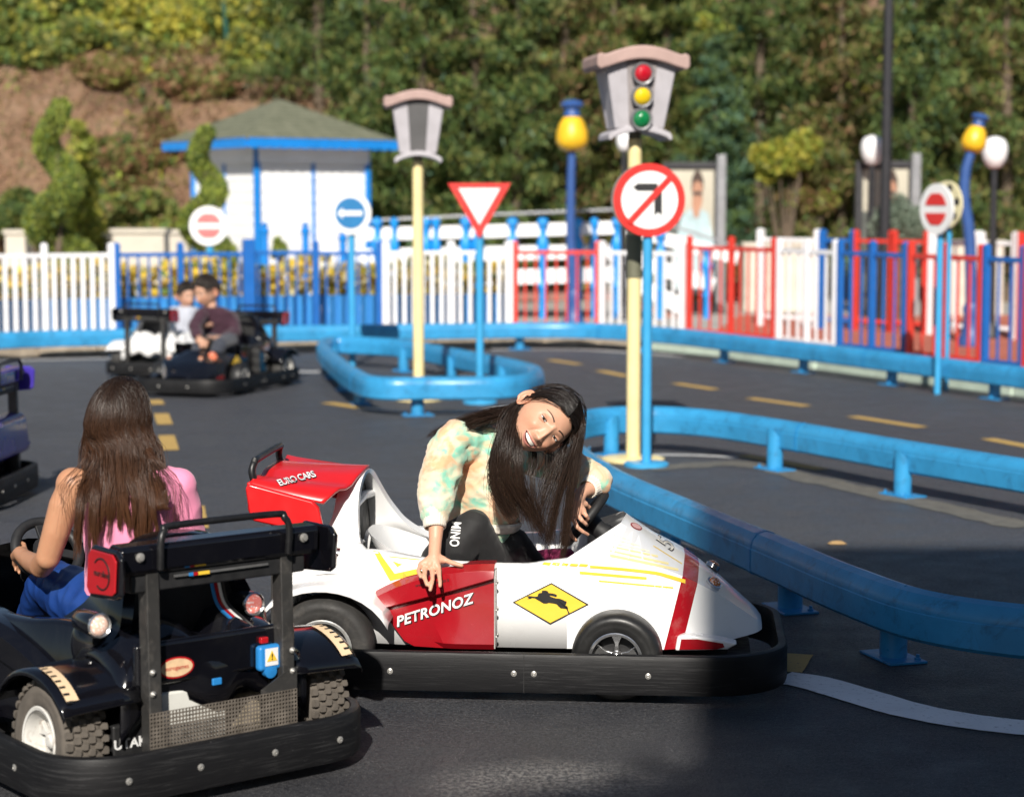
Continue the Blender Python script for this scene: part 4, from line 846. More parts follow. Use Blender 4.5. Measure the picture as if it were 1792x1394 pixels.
def kart(label, loc, ang, S, detail=True, steer=0.0):
    t = thing('go_kart', label, 'go-kart', (loc[0], loc[1], 0), ang, 'go-karts on the track')
    shell, pod, wing, endp = S['shell'], S['pod'], S['wing'], S['end']
    # bumper ring with bolts
    path = rrect(-.92, .885, .50, .26, .20)
    b = MB(); b.sweep([(-.015, -.064), (.013, -.064), (.018, -.05), (.018, .05), (.013, .064), (.004, .068), (-.012, .066), (-.015, .05)], [p + Vector((0, 0, .103)) for p in path], True); bo = b.build('bumper', M_BUMP, t)
    bolts = [(x, s * .5195, 0, s) for x in (-.62, -.41, .0, .066, .44) for s in (-1, 1)]
    def bm_(): b = MB(); b.lathe([(.0098, 0), (.0098, .0025), (.0065, .004), (.004, .005), (.0032, .0034), (.0005, .0025)], (0, 0, 0), (0, 1, 0), 14); return b.mesh('bolt', M_BOLT)
    for x, y, z, s in bolts:
        o = put('bolt', shared('kbolt', bm_), bo, loc=(x, y - s * .002, .104)); o.rotation_euler.z = 0 if s > 0 else math.pi
    for y in (-.34, -.12, .12, .34):
        o = put('bolt', shared('kbolt', bm_), bo, loc=(-.9375, y, .104)); o.rotation_euler.z = R(90)
    for y in (-.15, .15):
        o = put('bolt', shared('kbolt', bm_), bo, loc=(.9025, y, .104)); o.rotation_euler.z = R(-90)
    # joint strap of the bumper
    for s in (-1, 1):
        b = MB(); b.box((.033, s * .5185, .103), (.002, .003, .125)); b.build('bumper_joint', M_DRUB, bo)
    # floor tray and frame
    b = MB(); b.box((0, 0, .10), (1.56, .62, .05)); b.box((.35, 0, .11), (.05, .84, .04)); b.box((-.646, 0, .166), (.04, .80, .04)); b.box((0, 0, .135), (1.40, .5, .03))
    for x in (-.55, -.1, .5): b.box((x, 0, .085), (.06, .97, .03))
    b.build('chassis', M_DRUB, t)
    # wheels
    for s in (-1, 1):
        wheel(t, (-.646, s * .395, .166), .165, .13, s, S['rim_r'], S['tyre_r'], S.get('knob', False))
        wheel(t, (.335, s * .415, .150), .149, .115, s, S['rim_f'], S['tyre_f'], False, 5, steer)
    # tub
    st = []
    for x, yo, yt, zt, yi, zf in ((-.62, .305, .285, .462, .20, .20), (-.47, .33, .312, .462, .24, .19), (-.34, .348, .338, .447, .27, .18), (-.20, .352, .348, .438, .295, .175), (0, .355, .355, .435, .30, .175), (.10, .355, .355, .447, .30, .175), (.20, .355, .352, .462, .30, .175)):
        st.append([(x, y, z) for y, z in ((-yo, .155), (-(yo + yt) / 2, .30), (-yt, zt - .012), (-yt + .012, zt), (-yi - .01, zt), (-yi, zt - .012), (-yi + .02, zf), (0, zf), (yi - .02, zf), (yi, zt - .012), (yi + .01, zt), (yt - .012, zt), (yt, zt - .012), ((yo + yt) / 2, .30), (yo, .155))])
    b = MB(); b.loft(lerp_stations(st, 4), caps=False, wrap=False); tub = b.build('tub', S.get('tubmat', shell), t, smooth=50, solid=.006)
    # nose cowl
    ns = [[(.165, -.356, .155), (.165, -.356, .462), (.335, -.135, .548), (.35, 0, .560), (.335, .135, .548), (.165, .356, .462), (.165, .356, .155)]]
    for x, yo, ys, zs, yr, zr, zt, zb in ((.42, .352, .335, .440, .128, .492, .502, .155), (.52, .335, .305, .408, .12, .430, .440, .155), (.60, .300, .255, .365, .11, .383, .391, .158), (.68, .245, .195, .312, .10, .325, .332, .163), (.75, .19, .145, .258, .088, .266, .272, .170), (.80, .145, .115, .218, .072, .224, .229, .176), (.822, .10, .08, .195, .055, .198, .200, .180)):
        ns.append([(x, -yo, zb), (x, -ys, zs), (x, -yr, zr), (x, 0, zt), (x, yr, zr), (x, ys, zs), (x, yo, zb)])
    nk = S.get('nosek', 1.0)
    if nk != 1.0: ns = [[(x, y, .16 + (z - .16) * nk if z > .16 else z) for x, y, z in r_] for r_ in ns]
    b = MB(); b.loft(lerp_stations(ns, 4), caps=False, wrap=False)
    nose = b.build('nose_cowl', S['nose'], t, smooth=24); tri(nose.data)
    # flanges low on the nose with a red field
    for s in (-1, 1):
        b = MB(); b.prism([(.525, .150), (.533, .200), (.56, .208), (.69, .190), (.735, .178), (.70, .158)], (0, s * .345, 0), (1, 0, 0), (0, 0, 1), .07 * s); fl = b.build('nose_flange', shell, t, bevel=.008)
        b = MB(); b.prism([(.540, .157), (.546, .192), (.60, .193), (.685, .180), (.69, .168), (.665, .160)], (0, s * .3462, 0), (1, 0, 0), (0, 0, 1), -.002 * s); b.build('flange_field', S['flange'], fl)
    # side pods
    for s in (-1, 1):
        rings = []
        for i in range(13):
            f = i / 12; x = KPODX[0] + (KPODX[1] - KPODX[0]) * f
            zt = .335 + .108 * (1 - (1 - f) ** 2.2); zb_ = .158 if f > .28 else .158 + (.28 - f) / .28 * .145; zc = min(zt - .045, .265 + .125 * f); out = .352 + .075 * min(1, .25 + f * 1.1)
            rings.append([(x, s * .30, zt - .002), (x, s * (out - .045), zt), (x, s * (out - .008), zt - .018), (x, s * out, zc + .012), (x, s * (out - .028), zc), (x, s * (out - .022), (zc + zb_) / 2), (x, s * (out - .004) if f > .55 else s * (out - .02), zb_ + .02), (x, s * (out - .02), zb_), (x, s * .30, zb_)])
        b = MB(); b.loft(rings, caps=True); pd_ = b.build('side_pod', pod, t, smooth=26, bevel=.005); tri(pd_.data)
        b = MB(); b.prism([(.345, .165), (.425, .165), (.424, .40), (.40, .425), (.345, .425)], (KPODX[1] + .001, 0, 0), (0, s, 0), (0, 0, 1), .004 * s); b.build('end_plate', M_GREYP if shell is M_KWHITE else M_DRUB, pd_)
        if detail:
            for z in (.20, .29, .38):
                for y in (.36, .405): b = MB(); b.lathe([(.006, 0), (.005, .004), (.0005, .005)], (KPODX[1] + .005, s * y, z), (1, 0, 0), 8); b.build('rivet', M_BOLT, pd_)
    # headrest hoop
    front = [Vector(p) for p in ((-.46, -.285, .425), (-.52, -.245, .442), (-.548, -.222, .462), (-.556, -.215, .485), (-.563, -.205, .525), (-.568, -.185, .585), (-.568, -.152, .645), (-.565, -.10, .685), (-.564, 0, .703), (-.558, .10, .690), (-.54, .15, .640), (-.515, .18, .585), (-.487, .2, .540), (-.455, .215, .500), (-.40, .25, .455), (-.35, .285, .425))]
    back = [Vector((-.68, y, z)) for y, z in ((-.285, .40), (-.255, .41), (-.235, .43), (-.22, .46), (-.215, .50))] + [Vector(p) for p in ((-.655, -.19, .57), (-.645, -.155, .635), (-.628, -.10, .683), (-.62, 0, .698), (-.628, .10, .683), (-.645, .155, .635), (-.655, .19, .57), (-.68, .215, .50), (-.68, .225, .455), (-.68, .255, .42), (-.68, .285, .40))]
    front, back = catmull(front, 4), catmull(back, 4); inn = [p + Vector((0, (.035 if p.y < 0 else -.035) * min(1, abs(p.y) / .1), -.012)) for p in front]; inb = [p + Vector((0, (.035 if p.y < 0 else -.035) * min(1, abs(p.y) / .1), -.012)) for p in back]
    mid = [(a + c) / 2 + Vector((0, (-.012 if a.y < 0 else .012) * min(1, abs(a.y) / .1), .006)) for a, c in zip(front, back)]
    b = MB(); b.loft([inb, back, mid, front, inn], caps=False, wrap=False, closed=True); hp = b.build('headrest_hoop', shell, t, smooth=60)
    b = MB(); b.tube([(-.585, -.15, .600), (-.58, 0, .612), (-.572, .15, .600)], .017, 10); b.build('cross_bar', shell, hp)
    b = MB(); b.loft([[(-.582, -.20, z0_), (-.582, .20, z0_), (-.63, .20, z0_), (-.63, -.20, z0_)] for z0_ in (.40, .50)] + [[(-.59, -.12, .66), (-.59, .12, .66), (-.635, .09, .66), (-.635, -.09, .66)]]); b.build('back_pad', M_DRUB, hp, bevel=.01)
    # seat
    b = MB(); rings = []
    for x, z, w_ in ((-.02, .20, .22), (-.18, .19, .24), (-.31, .205, .25), (-.41, .265, .262), (-.475, .345, .262), (-.52, .42, .25), (-.548, .48, .235), (-.556, .50, .23)):
        rings.append([(x + .17 * abs(u) ** 3 * min(1, max(0, (z - .19) / .15)), u * w_, z - .075 * abs(u) ** 3 * max(0, (z - .3) / .2)) for u in [-1 + k / 8 for k in range(17)]])
    b.loft(rings, caps=False, wrap=False); b.build('seat', S.get('seat', shell), t, smooth=180)
    # rear deck: moulded cover with domes, fenders, exhausts
    prof = []
    for x, dz in ((-.56, .02), (-.66, .03), (-.74, .01), (-.80, -.035), (-.815, -.10), (-.81, -.19)):
        row = []
        for i in range(17):
            y = -.30 + .60 * i / 16; a = abs(y); hump = .035 * math.exp(-((a - .10) / .06) ** 2) - .05 * math.exp(-((y + .03) / .035) ** 2) * (1 if x > -.8 else .4); row.append(Vector((x - (.012 * math.cos(y * 20) if x < -.78 else 0), y, .42 + dz + hump - (.06 * max(0, (a - .22) / .08)))))
        prof.append(row)
    b = MB(); b.loft(lerp_stations(prof, 3), caps=False, wrap=False); b.build('rear_cover', S.get('cover', shell), t, smooth=180, solid=.008)
    for s in (-1, 1):
        b = MB(); b.sphere((-.575, s * .255, .405), (.065, .058, .088), 20, 12); b.build('cover_dome', shell, t)
        rings = []
        for i in range(13):
            a = R(20 + 130 * i / 12); cx, cz = -.646 - .0, .170; rr = .212 + .012 * math.cos(a * 2)
            x, z = cx + math.cos(a) * rr * 1.08, cz + math.sin(a) * rr; rings.append([(x, s * .485, z - .012), (x, s * .478, z + .002), (x, s * .45, z + .006), (x, s * .30, z + .012), (x, s * .25, z + .014)])
        b = MB(); b.loft(rings, caps=False, wrap=False); fe = b.build('fender', S.get('fender', shell), t, smooth=60, solid=.006)
        if S.get('tape'):
            def fp(a, y): a = R(a); rr = .212 + .012 * math.cos(a * 2) + .0035; return Vector((-.646 + math.cos(a) * rr * 1.08, y, .170 + math.sin(a) * rr + .008))
            b = MB(); b.loft([[fp(a, s * .462), fp(a, s * .425)] for a in range(95, 141, 5)], caps=False, wrap=False); b.build('tape_strip', M_TAPE, fe)
            for a in range(98, 141, 7): b = MB(); q0, q1 = fp(a, s * .462) + Vector((-.001, 0, .0015)), fp(a + 2, s * .462) + Vector((-.001, 0, .0015)); e = Vector((0, -s * .018, 0)); b.add([q0, q0 + e, q1 + e, q1], [(0, 1, 2, 3)]); b.build('tape_mark', M_INK, fe)
        if not S.get('lights'):
            b = MB(); b.lathe([(.0, .012), (.021, .01), (.021, 0), (.024, 0), (.024, .085), (.021, .085)], (-.668, s * .262, .452), (1, 0, -.12), 20); b.build('exhaust', M_CHROME, t)
    if S.get('lights'):
        for s, m, x, z, ly in ((1, M_TLW, -.74, .492, .318), (-1, M_TLR, -.72, .486, .188)):
            b = MB(); b.lathe([(.02, .12), (.031, .10), (.035, .02), (.035, .0), (.031, -.004)], (x, s * ly, z), (1, 0, 0), 24, False); lo = b.build('tail_light', M_KBLACK, t)
            b = MB(); b.lathe([(.031, -.001), (.0355, -.006), (.032, -.012), (.027, -.008)], (x, s * ly, z), (1, 0, 0), 24, False); b.build('bezel', M_RIMC, lo)
            b = MB(); b.lathe([(.028, -.004), (.023, -.010), (.012, -.014), (.0005, -.015)], (x, s * ly, z), (1, 0, 0), 20); b.build('lens', m, lo, smooth=180)
    # rear wing
    if S.get('barwing'):
        b = MB(); b.loft([[(-.795, y, .645), (-.80, y, .715), (-.815, y, .725), (-.865, y, .722), (-.875, y, .71), (-.872, y, .655), (-.86, y, .640)] for y in (-.315, 0, .315)]); wg = b.build('rear_wing', wing, t, smooth=30, bevel=.004)
        b = MB(); b.box((-.82, 0, .615), (.07, .56, .05)); b.build('wing_under_bar', M_DRUB, wg, bevel=.006)
        b = MB(); b.box((-.8625, 0, .627), (.006, .30, .006)); b.build('wing_slot', M_STEEL, wg)
        for q, (y, m) in enumerate(((.10, M_KYEL), (.125, M_CHERRY), (.14, M_SOCK))): b = MB(); b.box((-.867, y - .04, .627), (.004, .035 if q == 0 else .012, .009)); b.build('wing_label', m, wg)
        for s in (-1, 1):
            b = MB(); b.prism([(-.93, .70), (-.905, .722), (-.765, .722), (-.745, .70), (-.73, .60), (-.75, .575), (-.90, .588), (-.92, .60)], (0, s * .330, 0), (1, 0, 0), (0, 0, 1), -.018 * s); ep = b.build('end_plate', wing, wg, bevel=.01)
            b = MB(); b.prism([(-.915, .695), (-.895, .712), (-.775, .712), (-.757, .695), (-.745, .605), (-.76, .588), (-.89, .60), (-.905, .61)], (0, s * .3495, 0), (1, 0, 0), (0, 0, 1), -.006 * s); pp = b.build('end_plate_face', endp, wg, bevel=.004)
            if detail:
                b = MB(); b.tube([(-.835 + .045 * math.cos(a), s * .3565, .652 + .042 * math.sin(a)) for a in [R(40 + 12 * k) for k in range(23)]], .0025, 6); b.build('ring_mark', M_INK, wg)
                me = text_mesh('euroline', .026, M_INK, 'logo_text', .0008); o = put('logo_text', me, wg, loc=(-.835, s * .3562, .652)); o.rotation_euler = (R(90), 0, math.pi if s > 0 else 0)
        hp_ = [(-.885, -.205, .655), (-.89, -.205, .730), (-.885, -.192, .758), (-.88, -.16, .770), (-.88, .16, .770), (-.885, .192, .758), (-.89, .205, .730), (-.885, .205, .655)]
        b = MB(); b.tube(catmull(hp_, 5), .0102, 12); hd = b.build('push_handle', M_TUBE, wg)
        for s in (-1, 1):
            b = MB(); b.lathe([(.013, 0), (.013, .004), (.008, .006), (.008, .011), (.0005, .012)], (-.876, s * .262, .692), (-1, 0, 0), 12); b.build('wing_bolt', M_BOLT, wg)
    else:
        rows = []
        for x, f in ((-.905, 0), (-.86, .2), (-.78, .55), (-.70, .85), (-.655, 1), (-.60, 1.2)):
            row = []
            for i in range(17):
                u = -1 + i / 8; a = abs(u); y = u * .365; z = .702 - .055 * f * a ** 1.5 - .012 * math.exp(-((a - .55) / .12) ** 2) + .012 * math.exp(-((a - .80) / .09) ** 2) - .005 * f
                xx = x + (.10 * (1 - a ** 2) * f * .9 if f > .5 else 0); row.append(Vector((min(xx, -.56), y, z + .02 * (1 - a ** 2))))
            rows.append(row)
        b = MB(); b.loft(lerp_stations(rows[:5], 4), caps=False, wrap=False); wg = b.build('rear_wing', wing, t, smooth=60, solid=.012)
        for s in (-1, 1):
            b = MB(); b.prism([(-.918, .688), (-.905, .703), (-.69, .648), (-.668, .625), (-.650, .540), (-.665, .530), (-.89, .575), (-.905, .59)], (0, s * .362, 0), (1, 0, 0), (0, 0, 1), -.025 * s); b.build('end_plate', endp, wg, bevel=.012, seg=3)
        b = MB(); b.prism([(-.365, .705), (.365, .705), (.35, .60), (-.35, .60)], (-.898, 0, 0), (0, 1, 0), (0, 0, 1), -.02); b.build('rear_plate', wing, wg, bevel=.008)
        hp_ = [(-.90, -.31, .69), (-.91, -.31, .735), (-.905, -.295, .762), (-.90, -.26, .772), (-.90, .10, .772), (-.905, .135, .76), (-.91, .15, .735), (-.90, .15, .69)]
        b = MB(); b.tube(catmull(hp_, 5), .0125, 12); b.build('push_handle', M_TUBE, wg)
    # rear frame
    for s in (-1, 1):
        b = MB(); b.bar((-.845, s * .215, .05), (-.835, s * .215, .66), .05, .04); fp_ = b.build('rear_post', M_POST, t, bevel=.004)
        if detail and S.get('lights'):
            for z in (.31, .37): b = MB(); b.lathe([(.009, 0), (.009, .004), (.006, .006), (.0005, .011)], (-.867, s * .225, z), (-1, 0, 0), 10); b.build('post_bolt', M_BOLT, fp_)
    if S.get('lights'):
        g = MATS.get('perforated')
        b = MB(); nx, nz = 46, 17; W2, z0_, z1_ = .238, .072, .258; dx, dz = 2 * W2 / nx, (z1_ - z0_) / nz
        def P_(i, j): return (-.872, -W2 + i * dx, z0_ + j * dz)
        rr = .36
        for i in range(nx):
            for j in range(nz):
                ox = .5 * dx if j % 2 else 0; cy, cz = -W2 + (i + .5) * dx + ox * 0, z0_ + (j + .5) * dz
                hx = [(-.8722, cy + math.cos(R(60 * k + 30)) * dx * rr, cz + math.sin(R(60 * k + 30)) * dz * rr) for k in range(6)]
                sq = [(-.8722, cy + a * dx / 2, cz + c_ * dz / 2) for a, c_ in ((1, .5), (0, 1), (-1, .5), (-1, -.5), (0, -1), (1, -.5))]
                sq = [(-.8722, cy + dx / 2, cz + dz / 2), (-.8722, cy, cz + dz / 2), (-.8722, cy - dx / 2, cz + dz / 2), (-.8722, cy - dx / 2, cz - dz / 2), (-.8722, cy, cz - dz / 2), (-.8722, cy + dx / 2, cz - dz / 2)]
                b.add(hx + sq, [(k, (k + 1) % 6, 6 + (k + 1) % 6, 6 + k) for k in range(6)])
        mg = b.build('mesh_guard', M_MESHG, t, smooth=0, solid=.002)
        b = MB(); b.prism([(-.24, .258), (-.12, .258), (-.12, .268), (-.20, .31), (-.24, .32)], (-.869, 0, 0), (0, 1, 0), (0, 0, 1), .004); b.build('guard_bracket', M_POST, mg)
        b = MB(); b.box((-.74, .08, .20), (.14, .24, .185)); bt = b.build('battery', paint('battery_case', (.62, .62, .58), .5, .1), t, bevel=.008)
        b = MB(); b.box((-.72, .245, .15), (.15, .13, .14)); b2 = b.build('battery', M_DRUB, t, bevel=.008)
        me = text_mesh('UTAKU', .038, M_TXT, 'battery_text', .0008, bold=.0008); o = put('battery_text', me, b2, loc=(-.7965, .245, .165)); o.rotation_euler = (R(90), 0, R(-90))
        b = MB(); b.box((-.70, -.13, .18), (.10, .13, .12)); b.build('motor_box', paint('motor_tan', (.30, .25, .18), .7, .2), t, bevel=.01)
        # cables
        for q, (m, dy) in enumerate(((M_SOCK, 0), (M_CHERRY, .012), (M_TXT, .022), (M_DRUB, .034))):
            b = MB(); b.tube(catmull([(-.80, -.0 - dy, .63), (-.76, -.03 - dy, .56), (-.74, -.06 - dy, .50), (-.74, -.11 - dy, .45), (-.78, -.14 - dy, .41)], 6), .0055, 6); b.build('cable', m, t)
        for q in range(4): b = MB(); b.tube(catmull([(-.80, .02 - q * .007, .30), (-.815, .02 - q * .009, .27), (-.81, .015 - q * .006, .24)], 4), .003, 5); b.build('wire', M_TAPE, t)
        b = MB(); b.box((-.822, .0, .305), (.02, .03, .02)); b.build('plug', M_SOCK, t, bevel=.003)
        # rear cover stickers and the charging socket
        b = MB(); b.box((-.806, -.01, .378), (.03, .52, .125)); rc = b.build('rear_panel', M_KBLACK, t, bevel=.02, seg=3)
        def oval(nm, ry, rz_, x, m): b = MB(); b.prism([(ry * math.cos(k * .2618), rz_ * math.sin(k * .2618)) for k in range(24)], (x, .125, .362), (0, 1, 0), (0, 0, 1), -.0015); return b.build(nm, m, rc, smooth=0)
        oval('sticker', .056, .030, -.8215, M_CHERRY); oval('sticker_field', .050, .025, -.8232, paint('sticker_cream', (.72, .50, .30), .5, .2, 30)); me = text_mesh('eurogames', .017, M_CHERRY, 'sticker_text', .0004); o = put('sticker_text', me, rc, loc=(-.8252, .125, .362)); o.rotation_euler = (R(90), 0, R(-90))
        b = MB(); b.box((-.835, -.165, .352), (.03, .075, .075)); sk = b.build('charging_socket', M_SOCK, rc, bevel=.012, seg=3); b = MB(); b.lathe([(.02, 0), (.02, .02), (.001, .022)], (-.83, -.165, .314), (-1, 0, 0), 16); b.build('socket_latch', M_SOCK, sk)
        b = MB(); b.box((-.8512, -.167, .356), (.002, .042, .05)); b.build('warning_label', M_TXT, sk); b = MB(); b.prism([(-.017, -.014), (.017, -.014), (0, .017)], (-.8525, -.167, .358), (0, 1, 0), (0, 0, 1), -.001); b.build('warning_triangle', M_KYEL, sk)
        me = text_mesh('!', .026, M_INK, 'warning_mark', .0004, bold=.0004); o = put('warning_mark', me, sk, loc=(-.8542, -.167, .356)); o.rotation_euler = (R(90), 0, R(-90))
        b = MB(); b.box((-.828, -.155, .402), (.015, .025, .018)); b.build('red_switch', M_CHERRY, rc, bevel=.003)
    # steering
    ax = Vector((-.78, 0, .62)).normalized(); c = Vector((.208, 0, .540 - (.10 if nk < 1 else 0))); u = Vector((0, 1, 0)); v = ax.cross(u)
    b = MB(); b.tube([c + (u * math.cos(2 * math.pi * k / 36) + v * math.sin(2 * math.pi * k / 36)) * .105 for k in range(36)], .0165, 12, closed=True); sw = b.build('steering_wheel', M_DRUB, t, smooth=180)
    b = MB(); b.lathe([(.045, .012), (.048, 0), (.04, -.015), (.03, -.06), (.036, -.075), (.036, -.16)], c, ax, 18); b.build('steering_hub', M_DRUB, sw)
    for a in (20, 160, 270): e = u * math.cos(R(a)) + v * math.sin(R(a)); b = MB(); b.bar(c + e * .03, c + e * .10, .03, .012, ax); b.build('spoke', M_DRUB, sw, bevel=.003)
    # amber lamps on the nose
    for s in (-1, 1):
        b = MB(); b.lathe([(.027, -.01), (.027, .006), (.023, .008)], (.655, s * .165, .348), (.5, s * .35, .8), 22); al = b.build('indicator', M_RIMC, t); b = MB(); b.lathe([(.023, .004), (.020, .013), (.010, .020), (.0005, .022)], (.655, s * .165, .348), (.5, s * .35, .8), 20); b.build('lens', M_AMBER, al, smooth=180)
    return t, dict(tub=tub, nose=nose)
g_ = N('perforated_steel'); g_.set(base=g_.ramp(g_.noise(30, 5), [(.3, (.10, .085, .07)), (.7, (.22, .19, .16))]), rough=.6, metal=.3); M_MESHG = g_.m
def nose_mat(name, base, band, pat=False):
    g = N(name); sep = g.n('SeparateXYZ'); g.l(g.obj(), sep.inputs[0]); x, z = sep.outputs[0], sep.outputs[2]
    q = g.math('SUBTRACT', x, g.math('MULTIPLY', g.math('SUBTRACT', z, .16), .25)); m = g.math('MULTIPLY', g.math('GREATER_THAN', q, .490), g.math('LESS_THAN', q, .548))
    n2 = g.noise(9, 6, .7); c = g.mix(m, base, band); c = g.mix(g.ramp(n2, [(.55, 0.0), (.8, .18)]), c, (.55, .52, .48)); g.set(base=c, rough=.25, coat=.4, coatr=.06); return g.m
WHITE_S = dict(shell=M_KWHITE, pod=M_KRED, wing=M_WRED, end=M_WRED, nose=nose_mat('kart_nose_white', (.80, .80, .80), (.30, .006, .012)), flange=M_KRED, rim_r=M_RIM, rim_f=M_RIMC, tyre_r=M_TYRE, tyre_f=M_TYREN)
BLACK_S = dict(shell=M_KBLACK, pod=M_KBLACK, wing=M_KBLACK, end=M_CHERRY, nose=M_KBLACK, flange=M_KRED, rim_r=M_RIMW, rim_f=M_RIMW, tyre_r=M_TYREK, tyre_f=M_TYREN, barwing=True, lights=True, knob=True, tape=True)
GREY_S = dict(BLACK_S, knob=False, lights=False, tape=False, tyre_r=M_TYRE)
PURP_S = dict(GREY_S, shell=M_PURP, pod=M_PURP, nose=M_PURP, wing=M_PURP, end=M_PURP)
PALE_S = dict(GREY_S, shell=M_KWHITE, pod=M_KWHITE, nose=M_KWHITE)
KO, KA = (.0511, 7.1518), R(-5)
kw_t, kw_m = kart('white racing-style kart with red rear wing carrying the laughing girl', KO, KA, WHITE_S, steer=R(-4))
kb_t, kb_m = kart('black kart seen from behind with a red wing end plate, left foreground', (-1.35, 6.32), R(129), BLACK_S)
ka, kam = kart('dark kart carrying the boy in the maroon top', (-2.58, 17.95), R(251), dict(GREY_S, nosek=.62), steer=R(6))
kc_, _ = kart('white kart half hidden behind the dark kart of the boys', (-3.12, 19.75), R(68), PALE_S)
kp_, _ = kart('purple kart cut off by the left edge of the photo', (-3.63, 11.25), R(177), PURP_S)
for q in (ka, kc_): q.scale = (.9, .9, .9)
b = MB(); b.loft([[(-.80, -.36, .22), (-.80, .36, .22), (-.80, .33, .48), (-.80, -.33, .48)], [(-.90, -.34, .25), (-.90, .34, .25), (-.885, .30, .46), (-.885, -.30, .46)]]); b.build('rear_fairing', M_PURP, kp_, bevel=.03, seg=4)
b = MB(); b.prism([(-.09, 0), (.09, 0), (.06, .06), (0, .10), (-.06, .06)], (.30, .3625, .26), (-1, 0, 0), (0, 0, 1), .003); b.build('yellow_sticker', M_KYEL, ka)
b = MB(); b.lathe([(.045, 0), (.04, .012), (.0005, .016)], (.60, .262, .372), (.3, .8, .5), 18); b.build('orange_lamp', lens('orange_lens', (.70, .13, .03), .1), ka)
# ================================================================== decals on the white kart (flat print, laid on its surfaces)
bpy.context.view_layer.update()
def kart_bvh(t, names):
    V, F_, owner = [], [], []
    for ch in t.children:
        if ch.name.split('.')[0] in names:
            me = ch.data; o = len(V); mw = ch.matrix_world; V += [mw @ v.co for v in me.vertices]; F_ += [tuple(i + o for i in p.vertices) for p in me.polygons]; owner += [ch] * len(me.polygons)
    return BVHTree.FromPolygons(V, F_), owner
BV, BOWN = kart_bvh(kw_t, ('tub', 'nose_cowl', 'side_pod', 'rear_cover', 'fender', 'cover_dome', 'headrest_hoop'))
CAMP = Vector((0, 0, CAMH)); KMI = kw_t.matrix_world.inverted()
def cast(px, py, lift):
    d = ray(px, py).normalized(); h = BV.ray_cast(CAMP, d)
    if h[0] is None: return None, None
    n = h[1] if h[1].dot(d) < 0 else -h[1]
    return h[0] + n * lift, BOWN[h[2]]
def decal(name, polys, mat, lift=.001, parent=None):
    """polygons in photo pixels laid on the kart's surface; each a list of points or a (left side, right side) strip"""
    b = MB(); own = None
    for p in polys:
        if isinstance(p, tuple):
            A = [cast(x, y, lift) for x, y in p[0]]; B = [cast(x, y, lift) for x, y in p[1]]
            if any(q[0] is None for q in A + B): continue
            own = own or A[0][1]; b.loft([[KMI @ q[0] for q in A], [KMI @ q[0] for q in B]], caps=False, wrap=False)
        else:
            A = [cast(x, y, lift) for x, y in p]
            if any(q[0] is None for q in A): continue
            own = own or A[0][1]; b.add([KMI @ q[0] for q in A], [tuple(range(len(A)))])
    if not b.v: return None
    return b.build(name, mat, parent or own, smooth=0)
def strip_px(pts, w0, w1=None, k=10):
    """strip along photo points with a width in pixels"""
    P = [Vector((x, y, 0)) for x, y in pts]; Q = []
    P = catmull(P, k) if len(P) > 2 else [P[0] + (P[1] - P[0]) * (i / k) for i in range(k + 1)]
    w1 = w0 if w1 is None else w1; n = len(P) - 1
    up = [(p.x, p.y - (w0 + (w1 - w0) * i / n) / 2) for i, p in enumerate(P)]; dn_ = [(p.x, p.y + (w0 + (w1 - w0) * i / n) / 2) for i, p in enumerate(P)]
    return (up, dn_)
def z6(pts): return [(880 + x * .10045, 1000 + y * .1004) for x, y in pts]
decal('diamond_border', [[(897, 1053), (965, 1019), (1030.5, 1057), (963, 1092)]], M_INK, .0025)
decal('diamond_field', [[(901, 1053), (965, 1021.5), (1026, 1057), (963, 1089)]], M_KYEL, .0036)
hare = [(425, 420), (470, 415), (560, 428), (605, 425), (615, 385), (640, 365), (680, 360), (680, 330), (700, 320), (750, 322), (785, 335), (800, 365), (860, 370), (920, 385), (945, 405), (930, 435), (880, 420), (810, 405), (840, 430), (920, 455), (1000, 465), (1060, 490), (1090, 510), (1100, 500), (1112, 520), (1105, 555), (1090, 580), (1125, 600), (1135, 630), (1130, 650), (1165, 720), (1140, 722), (1110, 645), (1060, 635), (1010, 630), (970, 595), (940, 560), (880, 545), (800, 535), (760, 548), (710, 545), (660, 515), (600, 480), (560, 455), (510, 450), (480, 465), (430, 465), (460, 445), (430, 435)]
decal('leaping_hare', [z6(hare)], M_INK, .0047)
def z2(x, y): return (980 + x * .15625, 840 + y * .15625)
st = []
for a, c in ((-190, -105), (-85, 0), (20, 90), (112, 200), (216, 310)): st.append([z2(a + 12, 925 + a * .03), z2(c + 8, 930 + c * .03), z2(c - 12, 958 + c * .03), z2(a - 10, 952 + a * .03)])
decal('stripe_dash', st, M_KYEL, .0025)
decal('long_stripe', [strip_px([z2(335, 966), z2(700, 995), z2(1050, 1035), z2(1200, 1072), z2(1400, 1132)], 4.6, 7.0)], M_KYEL, .002)
decal('short_stripe', [strip_px([z2(220, 1034), z2(970, 1098)], 5.0)], M_KYEL)
decal('thin_stripe', [strip_px([(1048, 1016), (1178, 1028)], 2.8)], M_KYEL)
decal('ray_stripe', [strip_px([z2(560, 842), z2(1325, 1003)], 4.2, 4.4), strip_px([z2(560, 790), z2(1215, 935)], 2.5, 4.0), strip_px([z2(590, 745), z2(1095, 853)], 2.0, 3.4)], M_KYELP, .001)
decal('pale_ray_stripe', [strip_px([z2(560, 700), z2(1000, 795)], 1.6, 3.0), strip_px([z2(540, 650), z2(900, 735)], 1.5, 2.6), strip_px([z2(500, 575), z2(790, 675)], 1.4, 2.4)], paint('decal_faint_yellow', (.84, .80, .60), .4, .05), .001)
decal('nose_line', [strip_px([z2(1045, 735), z2(1365, 935)], 1.5)], M_KYEL)
